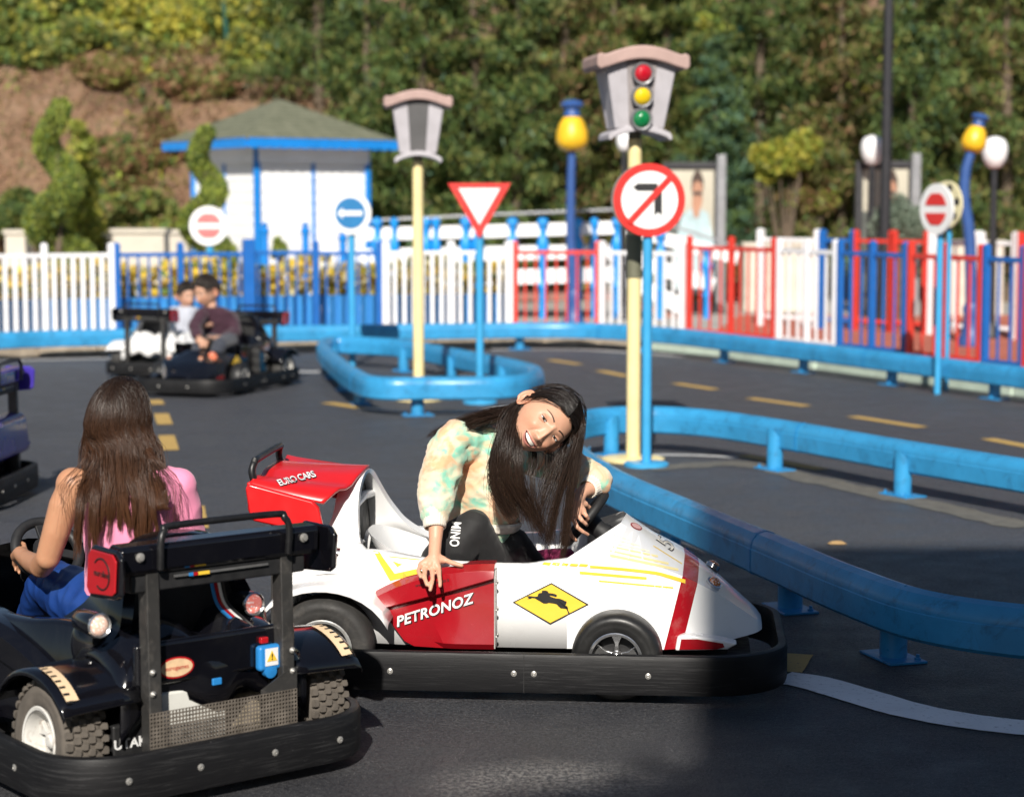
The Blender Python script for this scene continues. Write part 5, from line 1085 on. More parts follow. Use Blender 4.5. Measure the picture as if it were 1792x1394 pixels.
decal('round_sticker', [[(1113 + 10 * math.cos(a) + 2 * math.sin(a), 921 + 6 * math.sin(a) + 3 * math.cos(a)) for a in [k * .4488 for k in range(14)]]], M_CHERRY, .0015); decal('round_sticker_field', [[(1113 + 8 * math.cos(a) + 1.6 * math.sin(a), 921 + 4.6 * math.sin(a) + 2.4 * math.cos(a)) for a in [k * .4488 for k in range(14)]]], paint('sticker_pink', (.62, .36, .34), .5), .0025)
L2 = lambda a, c, k=8: [(a[0] + (c[0] - a[0]) * i / k, a[1] + (c[1] - a[1]) * i / k) for i in range(k + 1)]
decal('chevron', [(L2((653, 964), (683, 1016)), L2((664, 966), (691, 1003))), (L2((691, 1003), (732, 994)), L2((683, 1016), (742, 1002)))], M_KYEL, .002); decal('chevron_inner', [(L2((680, 973), (738, 979)), L2((696, 992), (700, 988)))], M_KYEL, .002)
def decal_text(name, body, c, e, up, size, mat, bold=.0, lift=.003, spacing=1.0, shear=0.0):
    me = text_mesh(body, 1.0, mat, name, 0.0, bold=bold, spacing=spacing, shear=shear); bm = bmesh.new(); bm.from_mesh(me); bmesh.ops.triangulate(bm, faces=bm.faces); own = None; bad = []
    for v in bm.verts:
        q, o = cast(c[0] + (v.co.x * e[0] + v.co.y * up[0]) * size, c[1] + (v.co.x * e[1] + v.co.y * up[1]) * size, lift)
        if q is None: bad.append(v)
        else: v.co = KMI @ q; own = own or o
    bmesh.ops.delete(bm, geom=bad, context='VERTS'); bm.to_mesh(me); bm.free(); return put(name, me, own or kw_t)
decal_text('pod_lettering_shadow', 'PETRONOZ', (762.2, 1068.7), (.955, -.30), (.02, -1), 25.5, M_INK, .045, .0016, 1.05); decal_text('pod_lettering', 'PETRONOZ', (761, 1067.5), (.955, -.30), (.02, -1), 25.5, M_TXT, .025, .0026, 1.05)
decal_text('pod_web_address', 'www.eurogames.it', (757, 1019), (.985, -.17), (.02, -1), 8, M_INK, .0)
decal_text('race_number_outline', '5', (1166, 951), (.25, -.55), (-.88, -.60), 46, M_INK, .03, .001); decal_text('race_number', '5', (1166, 951), (.25, -.55), (-.88, -.60), 46, paint('number_beige', (.62, .58, .50), .5), -.012, .0018)
BV, BOWN = kart_bvh(kw_t, ('rear_wing',))
decal_text('wing_lettering_shadow', 'EURO CARS', (519.5, 838.6), (.97, -.25), (-.72, -1.05), 13.5, M_INK, .06, .0015, .9); decal_text('wing_lettering', 'EURO CARS', (519, 838), (.97, -.25), (-.72, -1.05), 13.5, M_TXT, .02, .0027, .9)
# ================================================================== people
def skin_mat(name, col):
    g = N(name); a = g.n('Attribute'); a.attribute_name = 'Col'; n1 = g.noise(38, 4); n2 = g.noise(300, 2)
    c = g.mix(g.ramp(n1, [(.35, 0.0), (.7, .22)]), a.outputs[0], tuple(x * k for x, k in zip(col, (.9, .72, .68)))); g.set(base=c, rough=.46, spec=.4, sss=.12)
    g.b.inputs['Subsurface Radius'].default_value = (.012, .005, .003); g.b.inputs['Subsurface Scale'].default_value = .5; g.bump(n2, .16, .0015); return g.m
def setcol(me, cols):
    at = me.color_attributes.new('Col', 'FLOAT_COLOR', 'POINT')
    if isinstance(cols, tuple): arr = np.tile(np.array((*cols, 1.0), dtype=np.float32), (len(me.vertices), 1))
    else: arr = np.array([(*c, 1.0) for c in cols], dtype=np.float32)
    at.data.foreach_set('color', arr.ravel())
def blob(chains, voxel, smooth=6, rings=()):
    """capsule chains and closed lofts fused into one continuous surface; chain = [(point, radius), ...]"""
    b = MB()
    for ch in chains:
        P = [Vector(p) for p, r in ch]; r = [q for p, q in ch]
        if len(P) > 1:
            n = max(2, len(P)); b.tube(P, r, 14)
        for p, q in zip(P, r): b.sphere(p, q, 14, 10)
    for rg in rings: b.loft(rg)
    me = b.mesh('tmp', [], 0); o = bpy.data.objects.new('tmp', me); COL.objects.link(o)
    m = o.modifiers.new('r', 'REMESH'); m.mode = 'VOXEL'; m.voxel_size = voxel; m.use_smooth_shade = True
    if smooth: m = o.modifiers.new('s', 'SMOOTH'); m.factor = .5; m.iterations = smooth
    out = bpy.data.meshes.new_from_object(o.evaluated_get(bpy.context.evaluated_depsgraph_get())); bpy.data.objects.remove(o); bpy.data.meshes.remove(me)
    out.shade_smooth(); return out
def wrinkle(me, amp, scale, stretch=(1, 1, 1), seed=0.0, ridged=True):
    me.calc_loop_triangles() if False else None
    nr = np.zeros(len(me.vertices) * 3, dtype=np.float32); me.vertex_normals.foreach_get('vector', nr); nr = nr.reshape(-1, 3)
    for v in me.vertices:
        q = Vector((v.co.x * stretch[0], v.co.y * stretch[1], v.co.z * stretch[2])) * scale + Vector((seed, seed, seed)); k = noise.noise(q)
        k = (1 - abs(k) * 2.2) if ridged else k
        k2 = noise.noise(q * .45 + Vector((7, 3, 1))); v.co += Vector(nr[v.index]) * amp * k * (.4 + .6 * max(0, k2 + .4))
    me.update()
def join_meshes(parts, name, mats):
    """(mesh, matrix, material index) list into one mesh, colours kept"""
    bm = bmesh.new()
    for me, M, mi in parts:
        t_ = me.copy(); t_.transform(M) if M is not None else None
        for p in t_.polygons: p.material_index = mi
        bm.from_mesh(t_); bpy.data.meshes.remove(t_)
    out = bpy.data.meshes.new(name); bm.to_mesh(out); bm.free(); out.shade_smooth()
    for m in mats: out.materials.append(m)
    return out
gs = lambda a, s_: math.exp(-(a / s_) ** 2)
def head_point(st_, ct, sp_, cp_, smile, male=0.0, recess=True):
    """st_,ct: sin/cos of azimuth from the face (-y); sp_,cp_: of elevation"""
    x = .0715 * st_ * cp_; y = -ct * cp_; z = sp_; y *= .090 if y < 0 else .100; z = z * .120 if z > 0 else z * .114
    if z < 0:
        t = -z / .114; x *= 1 - .30 * t ** 1.9; y *= (1 - .10 * t ** 2) if y < 0 else (1 - .62 * t ** 1.1)
    mask = 0
    if y < .01:
        f = min(1.0, max(0.0, -y / .04)); a = abs(x); d = 0.0
        d += .003 * gs(a - .028, .02) * gs(z - .024, .008) - .0105 * gs(a - .031, .0145) * gs(z - .001, .0105) - .003 * gs(x, .02) * gs(z - .006, .010)
        if -.060 < z < .02:
            k = (.02 - z) / .066; hgt = .003 + .0175 * min(1, max(0, k)) ** 1.25; wd = .0065 + .0045 * k; fall = 1.0 if z > -.046 else max(0, 1 - ((-.046 - z) / .012) ** 1.4); d += hgt * gs(x, wd) * fall
        d += .0075 * gs(a - .0125, .0062) * gs(z + .0435, .0062) + (.0045 + .004 * smile) * gs(a - .041, .017) * gs(z + .036, .016) + .007 * gs(x, .030) * gs(z + .070, .022) + .0085 * gs(x, .017) * gs(z + .104, .013)
        d -= .0022 * gs(a - .030 + (z + .07) * .25, .004) * gs(z + .052, .018) * smile
        mw = .0205 + .0065 * smile; mc = -.0725 + .0105 * smile * min(1.2, (x / mw) ** 2); mh = (.0012 + .0058 * smile) * max(0.0, 1 - (x / mw) ** 2) ** .6; v = z - mc
        lip = .0042 * (1 - min(1, (a / (mw * 1.12)) ** 2)) + .0012
        if a < mw * 1.12:
            if abs(v) < mh: mask = 2; d -= (.010 if recess else 0) * min(1, (mh - abs(v)) / .0018)
            elif abs(v) < mh + lip * (1.35 if v < 0 else 1.0): mask = 1; d += .0024 * (1 - abs(abs(v) - mh - lip * .6) / (lip * .9))
        y -= d * f
    return Vector((x, y, z)), mask
def head_mesh(col, smile=1.0, nu=200, nv=170):
    V, C_ = [], []; lipc = (.52, .21, .175); blush = tuple(a * b_ for a, b_ in zip(col, (1.02, .78, .72)))
    for j in range(nv + 1):
        ph = -math.pi / 2 + math.pi * j / nv; sp_, cp_ = math.sin(ph), max(math.cos(ph), 1e-4)
        for i in range(nu):
            u = -math.pi + 2 * math.pi * i / nu; th = u - .42 * math.sin(u); p, mk = head_point(math.sin(th), math.cos(th), sp_, cp_, smile); V.append(p)
            if mk == 2: c = (.10, .02, .02)
            elif mk == 1: c = lipc
            else:
                k = .6 * gs(abs(p.x) - .043, .02) * gs(p.z + .036, .02) if p.y < -.02 else 0; c = tuple(a + (b_ - a) * k for a, b_ in zip(col, blush))
                if p.y < -.03:
                    k = .35 * gs(abs(p.x) - .031, .016) * gs(p.z - .004, .008); c = tuple(q * (1 - k * .5) for q in c)
            C_.append(c)
    F_ = [(j * nu + i, j * nu + (i + 1) % nu, (j + 1) * nu + (i + 1) % nu, (j + 1) * nu + i) for j in range(nv) for i in range(nu)]
    me = bpy.data.meshes.new('head'); me.from_pydata([tuple(v) for v in V], [], F_); fixn(me); setcol(me, C_); return me
def ear_mesh(col, side):
    """egg-shaped ear with a rolled rim and a hollow"""
    b = MB(); s = side; o = Vector((s * .0690, .012, -.004)); rings = []; n = 28
    for r, h in ((1.0, -.004), (1.03, .003), (.99, .0075), (.90, .0085), (.80, .0062), (.70, .0042), (.60, .0058), (.48, .0066), (.36, .0030), (.2, -.001), (.02, -.0015)):
        ring = []
        for k in range(n):
            a = 2 * math.pi * k / n; yy, zz = math.cos(a), math.sin(a); wy = .0185 * (1 - .22 * max(0, -zz)) * (1 if yy > 0 else .82); hh = h * (.35 if (zz < -.55 and r > .6) else 1) * (1 if yy > -.3 or r < .5 else .45)
            y, z = yy * wy * r, zz * .0315 * r; out = hh + .006 + (y + .012) * .48; ring.append(o + Vector((s * out, y + .002, z + y * -.25)))
        rings.append(ring)
    b.loft(rings); me = b.mesh('ear', [], 180); setcol(me, tuple(c * k for c, k in zip(col, (1.0, .84, .80)))); return me
M_EYE = {}
def make_head(parent, Mw, skin_col, smile=1.0, iris=(.035, .018, .010), brow=(.03, .02, .015), gaze=None, detail=True, ears=True):
    """eye balls, lids, brows, lashes and teeth; the head skin itself is returned to be joined with the body"""
    hm = head_mesh(skin_col, smile, 200 if detail else 90, 170 if detail else 80); bv = BVHTree.FromPolygons([v.co for v in hm.vertices], [tuple(p.vertices) for p in hm.polygons])
    def surf(x, z, lift=0.0):
        h = bv.ray_cast(Vector((x, -.25, z)), Vector((0, 1, 0))); return (h[0] + Vector((0, -lift, 0))) if h[0] else Vector((x, -.08, z))
    parts = [(hm, Mw, 0)]
    for s in (-1, 1):
        if ears: parts.append((ear_mesh(skin_col, s), Mw, 0))
    g = Vector(gaze).normalized() if gaze else Vector((0, -1, 0)); lidc = tuple(c * .93 for c in skin_col)
    lids = MB()
    for s in (-1, 1):
        c = Vector((s * .0312, -.0682, .0)); b = MB(); b.sphere(c, .0118, 28, 20); me = b.mesh('eye', [M_EYEB], 180); cs = []
        for v in me.vertices:
            k = (v.co - c).normalized().dot(g); cs.append((.01, .008, .008) if k > .955 else (iris if k > .87 else (.62, .58, .55)))
        setcol(me, cs); me.transform(Mw); put('eye', me, parent)
        def lid(a0, a1, rr, n=8):
            rows = []
            for j in range(n + 1):
                a = R(a0 + (a1 - a0) * j / n); row = []
                for i in range(15):
                    t = R(-78 + 156 * i / 14); bow = math.cos(t) ** .5
                    e = a if a0 > 60 or a0 < -60 else a
                    ang = (R(6) + (a - R(6)) * bow) if True else a
                    row.append(c + Vector((math.sin(t) * rr * 1.12, -math.cos(t) * math.cos(ang) * rr, math.sin(ang) * rr)))
                rows.append(row)
            return rows
        up_ = lid(86, 17 + 10 * (1 - smile), .0130); lo_ = lid(-80, -13 - 14 * (1 - smile), .0129); lids.loft(up_, caps=False, wrap=False); lids.loft(lo_, caps=False, wrap=False)
        if detail:
            b = MB(); b.tube([p + Vector((0, -.0006, 0)) for p in up_[-1]], [.0004 + .0007 * math.sin(i / 14 * math.pi) for i in range(15)], 6); b.tube([p + Vector((0, -.0003, -.0002)) for p in lo_[-1]], [.0002 + .0003 * math.sin(i / 14 * math.pi) for i in range(15)], 5)
            me = b.mesh('eyelash', [M_HAIRD], 180); me.transform(Mw); put('eyelash', me, parent)
        b = MB(); rows = []
        for i in range(17):
            t = i / 16; x = s * (.0135 + .035 * t); z = .0215 + .0075 * math.sin(t * 2.3) - .003 * t; hw = (.0019 * (1 - t) ** .5 + .0005); p = [surf(x, z + hw, .0012), surf(x, z - hw, .0012)]; rows.append(p)
        b.loft(rows, caps=False, wrap=False); me = b.mesh('eyebrow', [M_BROW], 180); me.transform(Mw); put('eyebrow', me, parent)
    lm = lids.mesh('lids', [], 180); setcol(lm, lidc); parts.append((lm, Mw, 0))
    if smile > .5:
        b = MB(); n = 10; mw = .0205 + .0065 * smile
        for i in range(-n // 2, n // 2):
            x0, x1 = (i + .03) * mw * 1.62 / n, (i + .97) * mw * 1.62 / n; q = []
            for x in (x0, x1):
                mc = -.0725 + .0105 * smile * (x / mw) ** 2; mh = (.0012 + .0058 * smile) * max(0, 1 - (x / mw) ** 2) ** .6; yb = head_point(math.sin(x / .075), math.cos(x / .075), -.62, .78, smile, recess=False)[0].y
                yt = -.0785 + (x / .03) ** 2 * .024; q.append((x, yt, mc + mh + .0008, mc - mh * .45))
            b.add([(q[0][0], q[0][1], q[0][2]), (q[1][0], q[1][1], q[1][2]), (q[1][0], q[1][1] + .0008, q[1][3]), (q[0][0], q[0][1] + .0008, q[0][3])], [(0, 1, 2, 3)])
        me = b.mesh('teeth', [M_TOOTH], 0); me.transform(Mw); put('teeth', me, parent)
    return parts, bv
g_ = N('eye_surface'); a_ = g_.n('Attribute'); a_.attribute_name = 'Col'; g_.set(base=a_.outputs[0], rough=.08, spec=.6); M_EYEB = g_.m
M_TOOTH = paint('teeth', (.74, .70, .62), .25, .04); M_HAIRD = paint('lash_dark', (.012, .009, .008), .5, .1); M_BROW = paint('brow_hair', (.035, .022, .016), .7, .2)
def hair_mat(name, root, tip, rough=.34):
    g = N(name); a = g.n('Attribute'); a.attribute_name = 'Col'; g.set(base=a.outputs[0], rough=rough, spec=.36); return g.m
def strands(name, paths, r0, mat, parent, root, tip, seed=1, taper=.35, sides=3):
    """hair: thin tapered strands along the given paths"""
    rg = random.Random(seed); V, F_, C_ = [], [], []
    for P in paths:
        m = len(P); T = []
        u = Vector((rg.uniform(-1, 1), rg.uniform(-1, 1), rg.uniform(-1, 1))); k0 = rg.uniform(.65, 1.35); o = len(V); rr = r0 * rg.uniform(.7, 1.3)
        for i in range(m):
            t = (P[min(i + 1, m - 1)] - P[max(i - 1, 0)]); t = t.normalized() if t.length > 1e-9 else Vector((0, 0, -1)); u = (u - t * u.dot(t)); u = u.normalized() if u.length > 1e-6 else t.orthogonal().normalized(); v = t.cross(u); f = i / (m - 1)
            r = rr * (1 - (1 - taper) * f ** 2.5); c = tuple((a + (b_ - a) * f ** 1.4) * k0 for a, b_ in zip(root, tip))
            for k in range(sides): a = 2 * math.pi * k / sides; V.append(P[i] + (u * math.cos(a) + v * math.sin(a)) * r); C_.append(c)
        for i in range(m - 1):
            for k in range(sides): a, b_ = o + i * sides + k, o + i * sides + (k + 1) % sides; F_.append((a, b_, b_ + sides, a + sides))
    me = bpy.data.meshes.new(name); me.from_pydata([tuple(v) for v in V], [], F_); me.shade_smooth(); setcol(me, C_); me.materials.append(mat); return put(name, me, parent)
def cap_mesh(bv_pts, keep, lift, Mw, mat, col, name='scalp_hair', parent=None):
    V, F_ = [], []; nu, nv = 110, 80; idx = {}
    for j in range(nv + 1):
        ph = -math.pi / 2 + math.pi * j / nv
        for i in range(nu):
            th = 2 * math.pi * i / nu; p, _ = head_point(math.sin(th), math.cos(th), math.sin(ph), max(math.cos(ph), 1e-4), 0.0); n = Vector((p.x / .005, p.y / .009, p.z / .013)).normalized()
            kv = keep(p); idx[(i, j)] = len(V); V.append(Mw @ (p + n * max(-.010, min(lift, kv * .55))))
    for j in range(nv):
        for i in range(nu):
            q = [(i, j), ((i + 1) % nu, j), ((i + 1) % nu, j + 1), (i, j + 1)]
            if all(k in idx for k in q): F_.append(tuple(idx[k] for k in q))
    me = bpy.data.meshes.new(name); me.from_pydata([tuple(v) for v in V], [], F_); me.shade_smooth(); setcol(me, col); me.materials.append(mat); return put(name, me, parent)
def hairline(p, fz, nape=-.06):
    """positive where hair grows, in metres from the hairline"""
    front = p.z - (fz - (abs(p.x) / .07) ** 2 * .036); side = p.z - (.030 - (p.y + .005) * 1.1); back = p.y - .034
    k = min(1.0, max(0.0, (p.y + .020) / .022)); return min(max(front * (1 - k) + side * k, back), (p.z - nape) * 2)
def head_dir(p):
    """direction in head space to a point just off the skull"""
    d = Vector(p).normalized(); st_, ct, sp_ = 0, 0, 0; r = Vector((d.x / .0715, d.y / (.090 if d.y < 0 else .100), d.z / (.120 if d.z > 0 else .114))); k = 1 / r.length; return d * k
def arc_on_head(a, b_, n, lift):
    """points over the skull from direction a to direction b"""
    a, b_ = Vector(a).normalized(), Vector(b_).normalized(); q = a.rotation_difference(b_); out = []
    for i in range(n + 1):
        qq = Quaternion().slerp(q, i / n); d = qq @ a; p = head_dir(d); out.append(p + d * lift)
    return out
def finger_chain(pts, r0, r1): n = len(pts) - 1; return [(p, r0 + (r1 - r0) * i / n) for i, p in enumerate(pts)]
CLOTH = {}
def cloth(name, col, rough=.85, var=.12, weave=420, sheen=.2):
    g = N(name); n1 = g.noise(14, 4); c = g.ramp(n1, [(.3, tuple(x * (1 - var) for x in col)), (.7, tuple(min(1, x * (1 + var)) for x in col))]); g.set(base=c, rough=rough, sheen=sheen); g.bump(g.noise(weave, 2), .2, .0015); return g.m
g_ = N('tie_dye'); v_ = g_.obj((1, .6, 1)); n1 = g_.noise(8.5, 4, .55, v_, .8); n2 = g_.noise(7.2, 4, .55, g_.obj((1.1, .7, .9)), 1.3)
c_ = g_.mix(g_.ramp(n1, [(.44, 0.0), (.56, .95)]), (.72, .62, .44), (.21, .55, .41)); c_ = g_.mix(g_.ramp(n2, [(.47, 0.0), (.60, .9)]), c_, (.78, .38, .20)); n3 = g_.noise(9, 3, .5, dist=.5); c_ = g_.mix(g_.ramp(n3, [(.56, 0.0), (.70, .8)]), c_, (.74, .70, .56)); g_.set(base=c_, rough=.9, sheen=.25); g_.bump(g_.noise(380, 2), .2, .0015); M_TIE = g_.m
M_CUFF = cloth('cuff_cream', (.74, .68, .58)); M_LEG = cloth('leggings_black', (.010, .010, .011), .75, .2, 600, .1); M_PINK = cloth('top_pink', (.80, .26, .42), .85, .06); M_BLUEP = cloth('trousers_blue', (.012, .045, .20), .38, .15, 300, 0); M_MAROON = cloth('top_maroon', (.035, .008, .020)); M_PALES = cloth('top_pale', (.40, .42, .48)); M_DKT = cloth('trousers_dark', (.03, .035, .05)); M_KHAKI = cloth('trousers_khaki', (.20, .16, .11)); M_SHOE = cloth('shoe_pink', (.35, .03, .12))
SK1, SK2, SK3 = (.60, .335, .225), (.46, .235, .135), (.50, .29, .20); M_SK1, M_SK2, M_SK3 = skin_mat('skin_light', SK1), skin_mat('skin_tan', SK2), skin_mat('skin_boy', SK3)
M_CAP = hair_mat('scalp_hair_matt', None, None, .7); M_HAIR1 = hair_mat('hair_black_brown', None, None, .32); M_HAIR2 = hair_mat('hair_brown', None, None, .36); M_HAIR3 = hair_mat('hair_short', None, None, .45)
def ell_ring(c, ux, uy, a, b_, n=20): c, ux, uy = Vector(c), Vector(ux).normalized(), Vector(uy).normalized(); return [c + ux * (a * math.cos(2 * math.pi * k / n)) + uy * (b_ * math.sin(2 * math.pi * k / n)) for k in range(n)]
def local(M): return M.inverted()
# ------------------------------------------------------------------ the girl in the white kart
def girl_one():
    Q = lambda px, py, Y: PY(px, py, Y); t = thing('person', 'laughing girl in a tie-dye sweatshirt leaning her head sideways in the white kart', 'person', (KO[0] - .28, KO[1] + .02, .2)); off = t.location.copy(); OFF = Matrix.Translation(-off)
    def fin(me): me.transform(OFF); return me
    right = Vector((1, 0, 0)); cdir = (CAMP - Q(960, 745, 6.85)).normalized(); up = right.cross(cdir) * -1; up = cdir.cross(right).normalized()
    ro = R(61); e = right * math.cos(ro) - up * math.sin(ro); u = right * math.sin(ro) + up * math.cos(ro); yw = R(20)
    f = cdir * math.cos(yw) + e * math.sin(yw); L = e * math.cos(yw) - cdir * math.sin(yw); pt = R(8); f, u = f * math.cos(pt) + u * math.sin(pt), u * math.cos(pt) - f * math.sin(pt)
    E = Q(962, 751, 6.80); M3 = Matrix((L, -f, u)).transposed(); O = E - M3 @ Vector((0, -.080, 0)); HS = 1.10; O = E - M3 @ Vector((0, -.080 * HS, 0)); Mh = Matrix.Translation(O) @ M3.to_4x4() @ Matrix.Scale(HS, 4) @ Matrix.Scale(1.13, 4, (1, 0, 0))
    parts, bv = make_head(t, OFF @ Mh, SK1, 1.0, gaze=tuple(M3.inverted() @ (CAMP - E).normalized()))
    parts = [(a, b_, c) for a, b_, c in parts]
    # neck, chest and arms with hands: one skin
    hN = Mh @ Vector((0, .03, -.07)); nb = Q(880, 752, 7.03)
    wr = Q(762, 945, 6.83); pk = Q(760, 975, 6.79)
    ch = [[(hN, .044), ((hN + nb) / 2, .043), (nb, .05), (Q(862, 800, 7.08), .07)], [(Q(770, 880, 6.92), .033), (Q(763, 925, 6.85), .026), (wr, .0225), (pk, .021)]]
    fg = lambda pts, r0=.0088, r1=.0066: finger_chain([Q(*p) for p in pts], r0, r1)
    ch += [[(pk, .020), (Q(752, 988, 6.768), .0145)], [(pk, .020), (Q(764, 990, 6.768), .0145)], [(pk, .019), (Q(742, 985, 6.772), .013)], [(pk, .018), (Q(775, 979, 6.79), .014)]]
    ch += [fg([(768, 992, 6.765), (769, 1009, 6.722), (770, 1018, 6.702), (770, 1025, 6.694)]), fg([(756, 994, 6.765), (757, 1013, 6.716), (755, 1023, 6.697), (753, 1032, 6.690)]), fg([(744, 992, 6.768), (743, 1008, 6.722), (745, 1016, 6.706), (747, 1023, 6.698)]), fg([(736, 985, 6.775), (732, 998, 6.738), (734, 1004, 6.722), (736, 1009, 6.712)], .0078, .0062), fg([(778, 979, 6.79), (790, 984, 6.775), (800, 987, 6.768), (808, 989, 6.765)], .0095, .0072)]
    w2 = Q(1018, 862, 7.04); k2 = Q(1008, 880, 7.005)
    ch += [[(Q(1050, 845, 7.13), .031), (Q(1035, 852, 7.09), .027), (w2, .022), (k2, .0215)], [(k2, .021), (Q(1020, 894, 7.0), .0135)], [(k2, .021), (Q(1010, 898, 6.988), .0135)], [(k2, .020), (Q(1001, 902, 6.988), .013)], [(k2, .018), (Q(993, 903, 6.992), .0125)], [(k2, .017), (Q(1024, 882, 7.03), .012)]]
    ch += [fg([(1020, 894, 7.0), (1026, 902, 6.988), (1029, 907, 7.0), (1026, 912, 7.02)]), fg([(1010, 898, 6.988), (1018, 910, 6.972), (1025, 916, 6.982), (1027, 919, 7.0)]), fg([(1001, 902, 6.985), (1010, 922, 6.966), (1020, 930, 6.972), (1029, 935, 6.988)]), fg([(993, 904, 6.99), (996, 926, 6.968), (1001, 938, 6.972), (1008, 945, 6.98)], .0078, .0062), fg([(1024, 882, 7.03), (1034, 890, 7.06), (1038, 900, 7.07)], .009, .0072)]
    body = blob(ch, .0034, 5); setcol(body, SK1); parts.append((body, OFF, 0)); me = join_meshes(parts, 'body', [M_SK1]); put('body', me, t)
    # finger nails are left to the skin; sweatshirt
    sh = lambda px, py, Y, a, b_, tilt=0.0: ell_ring(Q(px, py, Y), (math.cos(tilt), -.25, -math.sin(tilt)), (.25, 1, 0), a, b_)
    tor = [sh(822, 985, 7.14, .120, .095), sh(836, 945, 7.13, .126, .098), sh(846, 905, 7.11, .124, .10, .06), sh(848, 860, 7.09, .116, .10, .12), sh(856, 815, 7.07, .122, .10, .2), sh(862, 785, 7.06, .122, .095, .28), sh(868, 762, 7.05, .098, .080, .3), sh(876, 748, 7.03, .064, .060, .3)]
    sl = [[(Q(815, 775, 7.0), .066), (Q(795, 768, 6.97), .062), (Q(780, 800, 6.94), .066), (Q(768, 845, 6.92), .064), (Q(762, 880, 6.90), .058), (Q(760, 900, 6.885), .046)],
          [(Q(905, 790, 7.17), .07), (Q(950, 800, 7.24), .066), (Q(1005, 820, 7.22), .058), (Q(1043, 838, 7.16), .052), (Q(1046, 842, 7.13), .047)]]
    swm = blob(sl, .0065, 7, [tor]); wrinkle(swm, .0095, 13, (1, 1, 1.1), 2.0); wrinkle(swm, .0045, 30, (.8, .8, 1.3), 5.0); swm.materials.append(M_TIE); put('sweatshirt', fin(swm), t)
    for a, c, r in ((Q(760, 893, 6.885), Q(761, 924, 6.855), .041), (Q(1041, 846, 7.12), Q(1028, 856, 7.075), .038)):
        d = (c - a); u_ = d.orthogonal().normalized(); v_ = d.normalized().cross(u_); b = MB(); rings = []
        for i in range(9):
            p = a + d * (i / 8); rr = r * (1.12, 1.16, 1.10, 1.03, .99, .96, .945, .94, .85)[i]; rings.append([p + (u_ * math.cos(q) + v_ * math.sin(q)) * (rr * (1 + .022 * math.sin(q * 24))) for q in [2 * math.pi * k / 96 for k in range(96)]])
        b.loft(rings, caps=False); me = b.mesh('cuff', [M_CUFF], 180); put('cuff', fin(me), t, solid=.003)
    rings = []
    for i in range(7):
        f_ = i / 6; c_ = Q(850 - 4 * f_, 908 + 18 * f_, 7.11); rr = (1.0, 1.05, 1.05, 1.03, 1.02, 1.0, .93)[i]; ux, uy = Vector((math.cos(.06), -.25, -.06)).normalized(), Vector((.25, 1, 0)).normalized(); rings.append([c_ + ux * (.124 * rr * math.cos(q)) + uy * (.104 * rr * math.sin(q)) * (1 + .012 * math.sin(q * 40)) for q in [2 * math.pi * k / 120 for k in range(120)]])
    b = MB(); b.loft(rings, caps=False); put('waistband', fin(b.mesh('waistband', [M_CUFF], 180)), t, solid=.003)
    # leggings
    lg = [[(Q(800, 992, 7.14), .105), (Q(780, 985, 7.02), .088), (Q(800, 950, 6.99), .082), (Q(824, 927, 6.985), .064), (Q(829, 922, 6.985), .060), (Q(850, 960, 7.04), .058), (Q(872, 1000, 7.08), .05), (Q(895, 1030, 7.1), .042)],
          [(Q(800, 992, 7.14), .105), (Q(840, 985, 7.19), .088), (Q(872, 962, 7.14), .074), (Q(892, 951, 7.11), .062), (Q(898, 952, 7.10), .060), (Q(925, 985, 7.14), .052), (Q(950, 1015, 7.18), .045)]]
    lm = blob(lg, .0065, 8); wrinkle(lm, .004, 20, (1, 1, 1), 9.0); lm.materials.append(M_LEG); lo = put('leggings', fin(lm), t)
    bvl = BVHTree.FromPolygons([v.co + off for v in lm.vertices], [tuple(p.vertices) for p in lm.polygons])
    me = text_mesh('MINO', 1.0, M_TXT, 'leg_lettering', 0.0, bold=.02, spacing=1.05); bm = bmesh.new(); bm.from_mesh(me); bmesh.ops.triangulate(bm, faces=bm.faces); bad = []
    for v in bm.verts:
        q = bvl.ray_cast(CAMP, ray(796 + (v.co.x * -.10 + v.co.y * 1.35) * 17, 934 + (v.co.x * .95 + v.co.y * .12) * 17).normalized())
        if q[0] is None: bad.append(v)
        else: v.co = q[0] + (CAMP - q[0]).normalized() * .003 - off
    bmesh.ops.delete(bm, geom=bad, context='VERTS'); bm.to_mesh(me); bm.free(); put('leg_lettering', me, lo)
    for p, d in ((Q(945, 978, 7.22), (.10, .02, .01)), (Q(900, 1020, 7.08), (.10, -.01, 0))):
        sm = blob([[(p, .034), (p + Vector(d) * .5, .033), (p + Vector(d), .026)]], .006, 3); sm.materials.append(M_SHOE); put('shoe', fin(sm), t)
    # hair: a skull cap, strands combed over it from the parting, then hanging free
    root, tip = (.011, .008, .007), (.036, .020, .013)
    keep = lambda p: hairline(p, .072)
    cap_mesh(None, keep, .007, OFF @ Mh, M_CAP, root, 'scalp_hair', t)
    rg = random.Random(5); paths = []; H = lambda p: Mh @ Vector(p)
    GA = [([(896, 716, 6.90), (862, 722, 6.95), (820, 736, 6.98), (785, 752, 7.0), (760, 764, 7.03)], .012, .018, 150), ([(890, 722, 6.88), (855, 734, 6.93), (815, 748, 6.95), (800, 758, 6.96)], .012, .016, 90),
          ([(892, 724, 6.86), (874, 765, 6.82), (862, 815, 6.80), (868, 860, 6.80), (890, 892, 6.80), (900, 905, 6.80)], .014, .014, 170), ([(900, 738, 6.85), (888, 790, 6.79), (890, 845, 6.78), (918, 890, 6.79), (932, 920, 6.79)], .015, .014, 170),
          ([(908, 750, 6.84), (905, 800, 6.78), (912, 850, 6.77), (932, 895, 6.79), (948, 935, 6.80)], .013, .015, 105)]
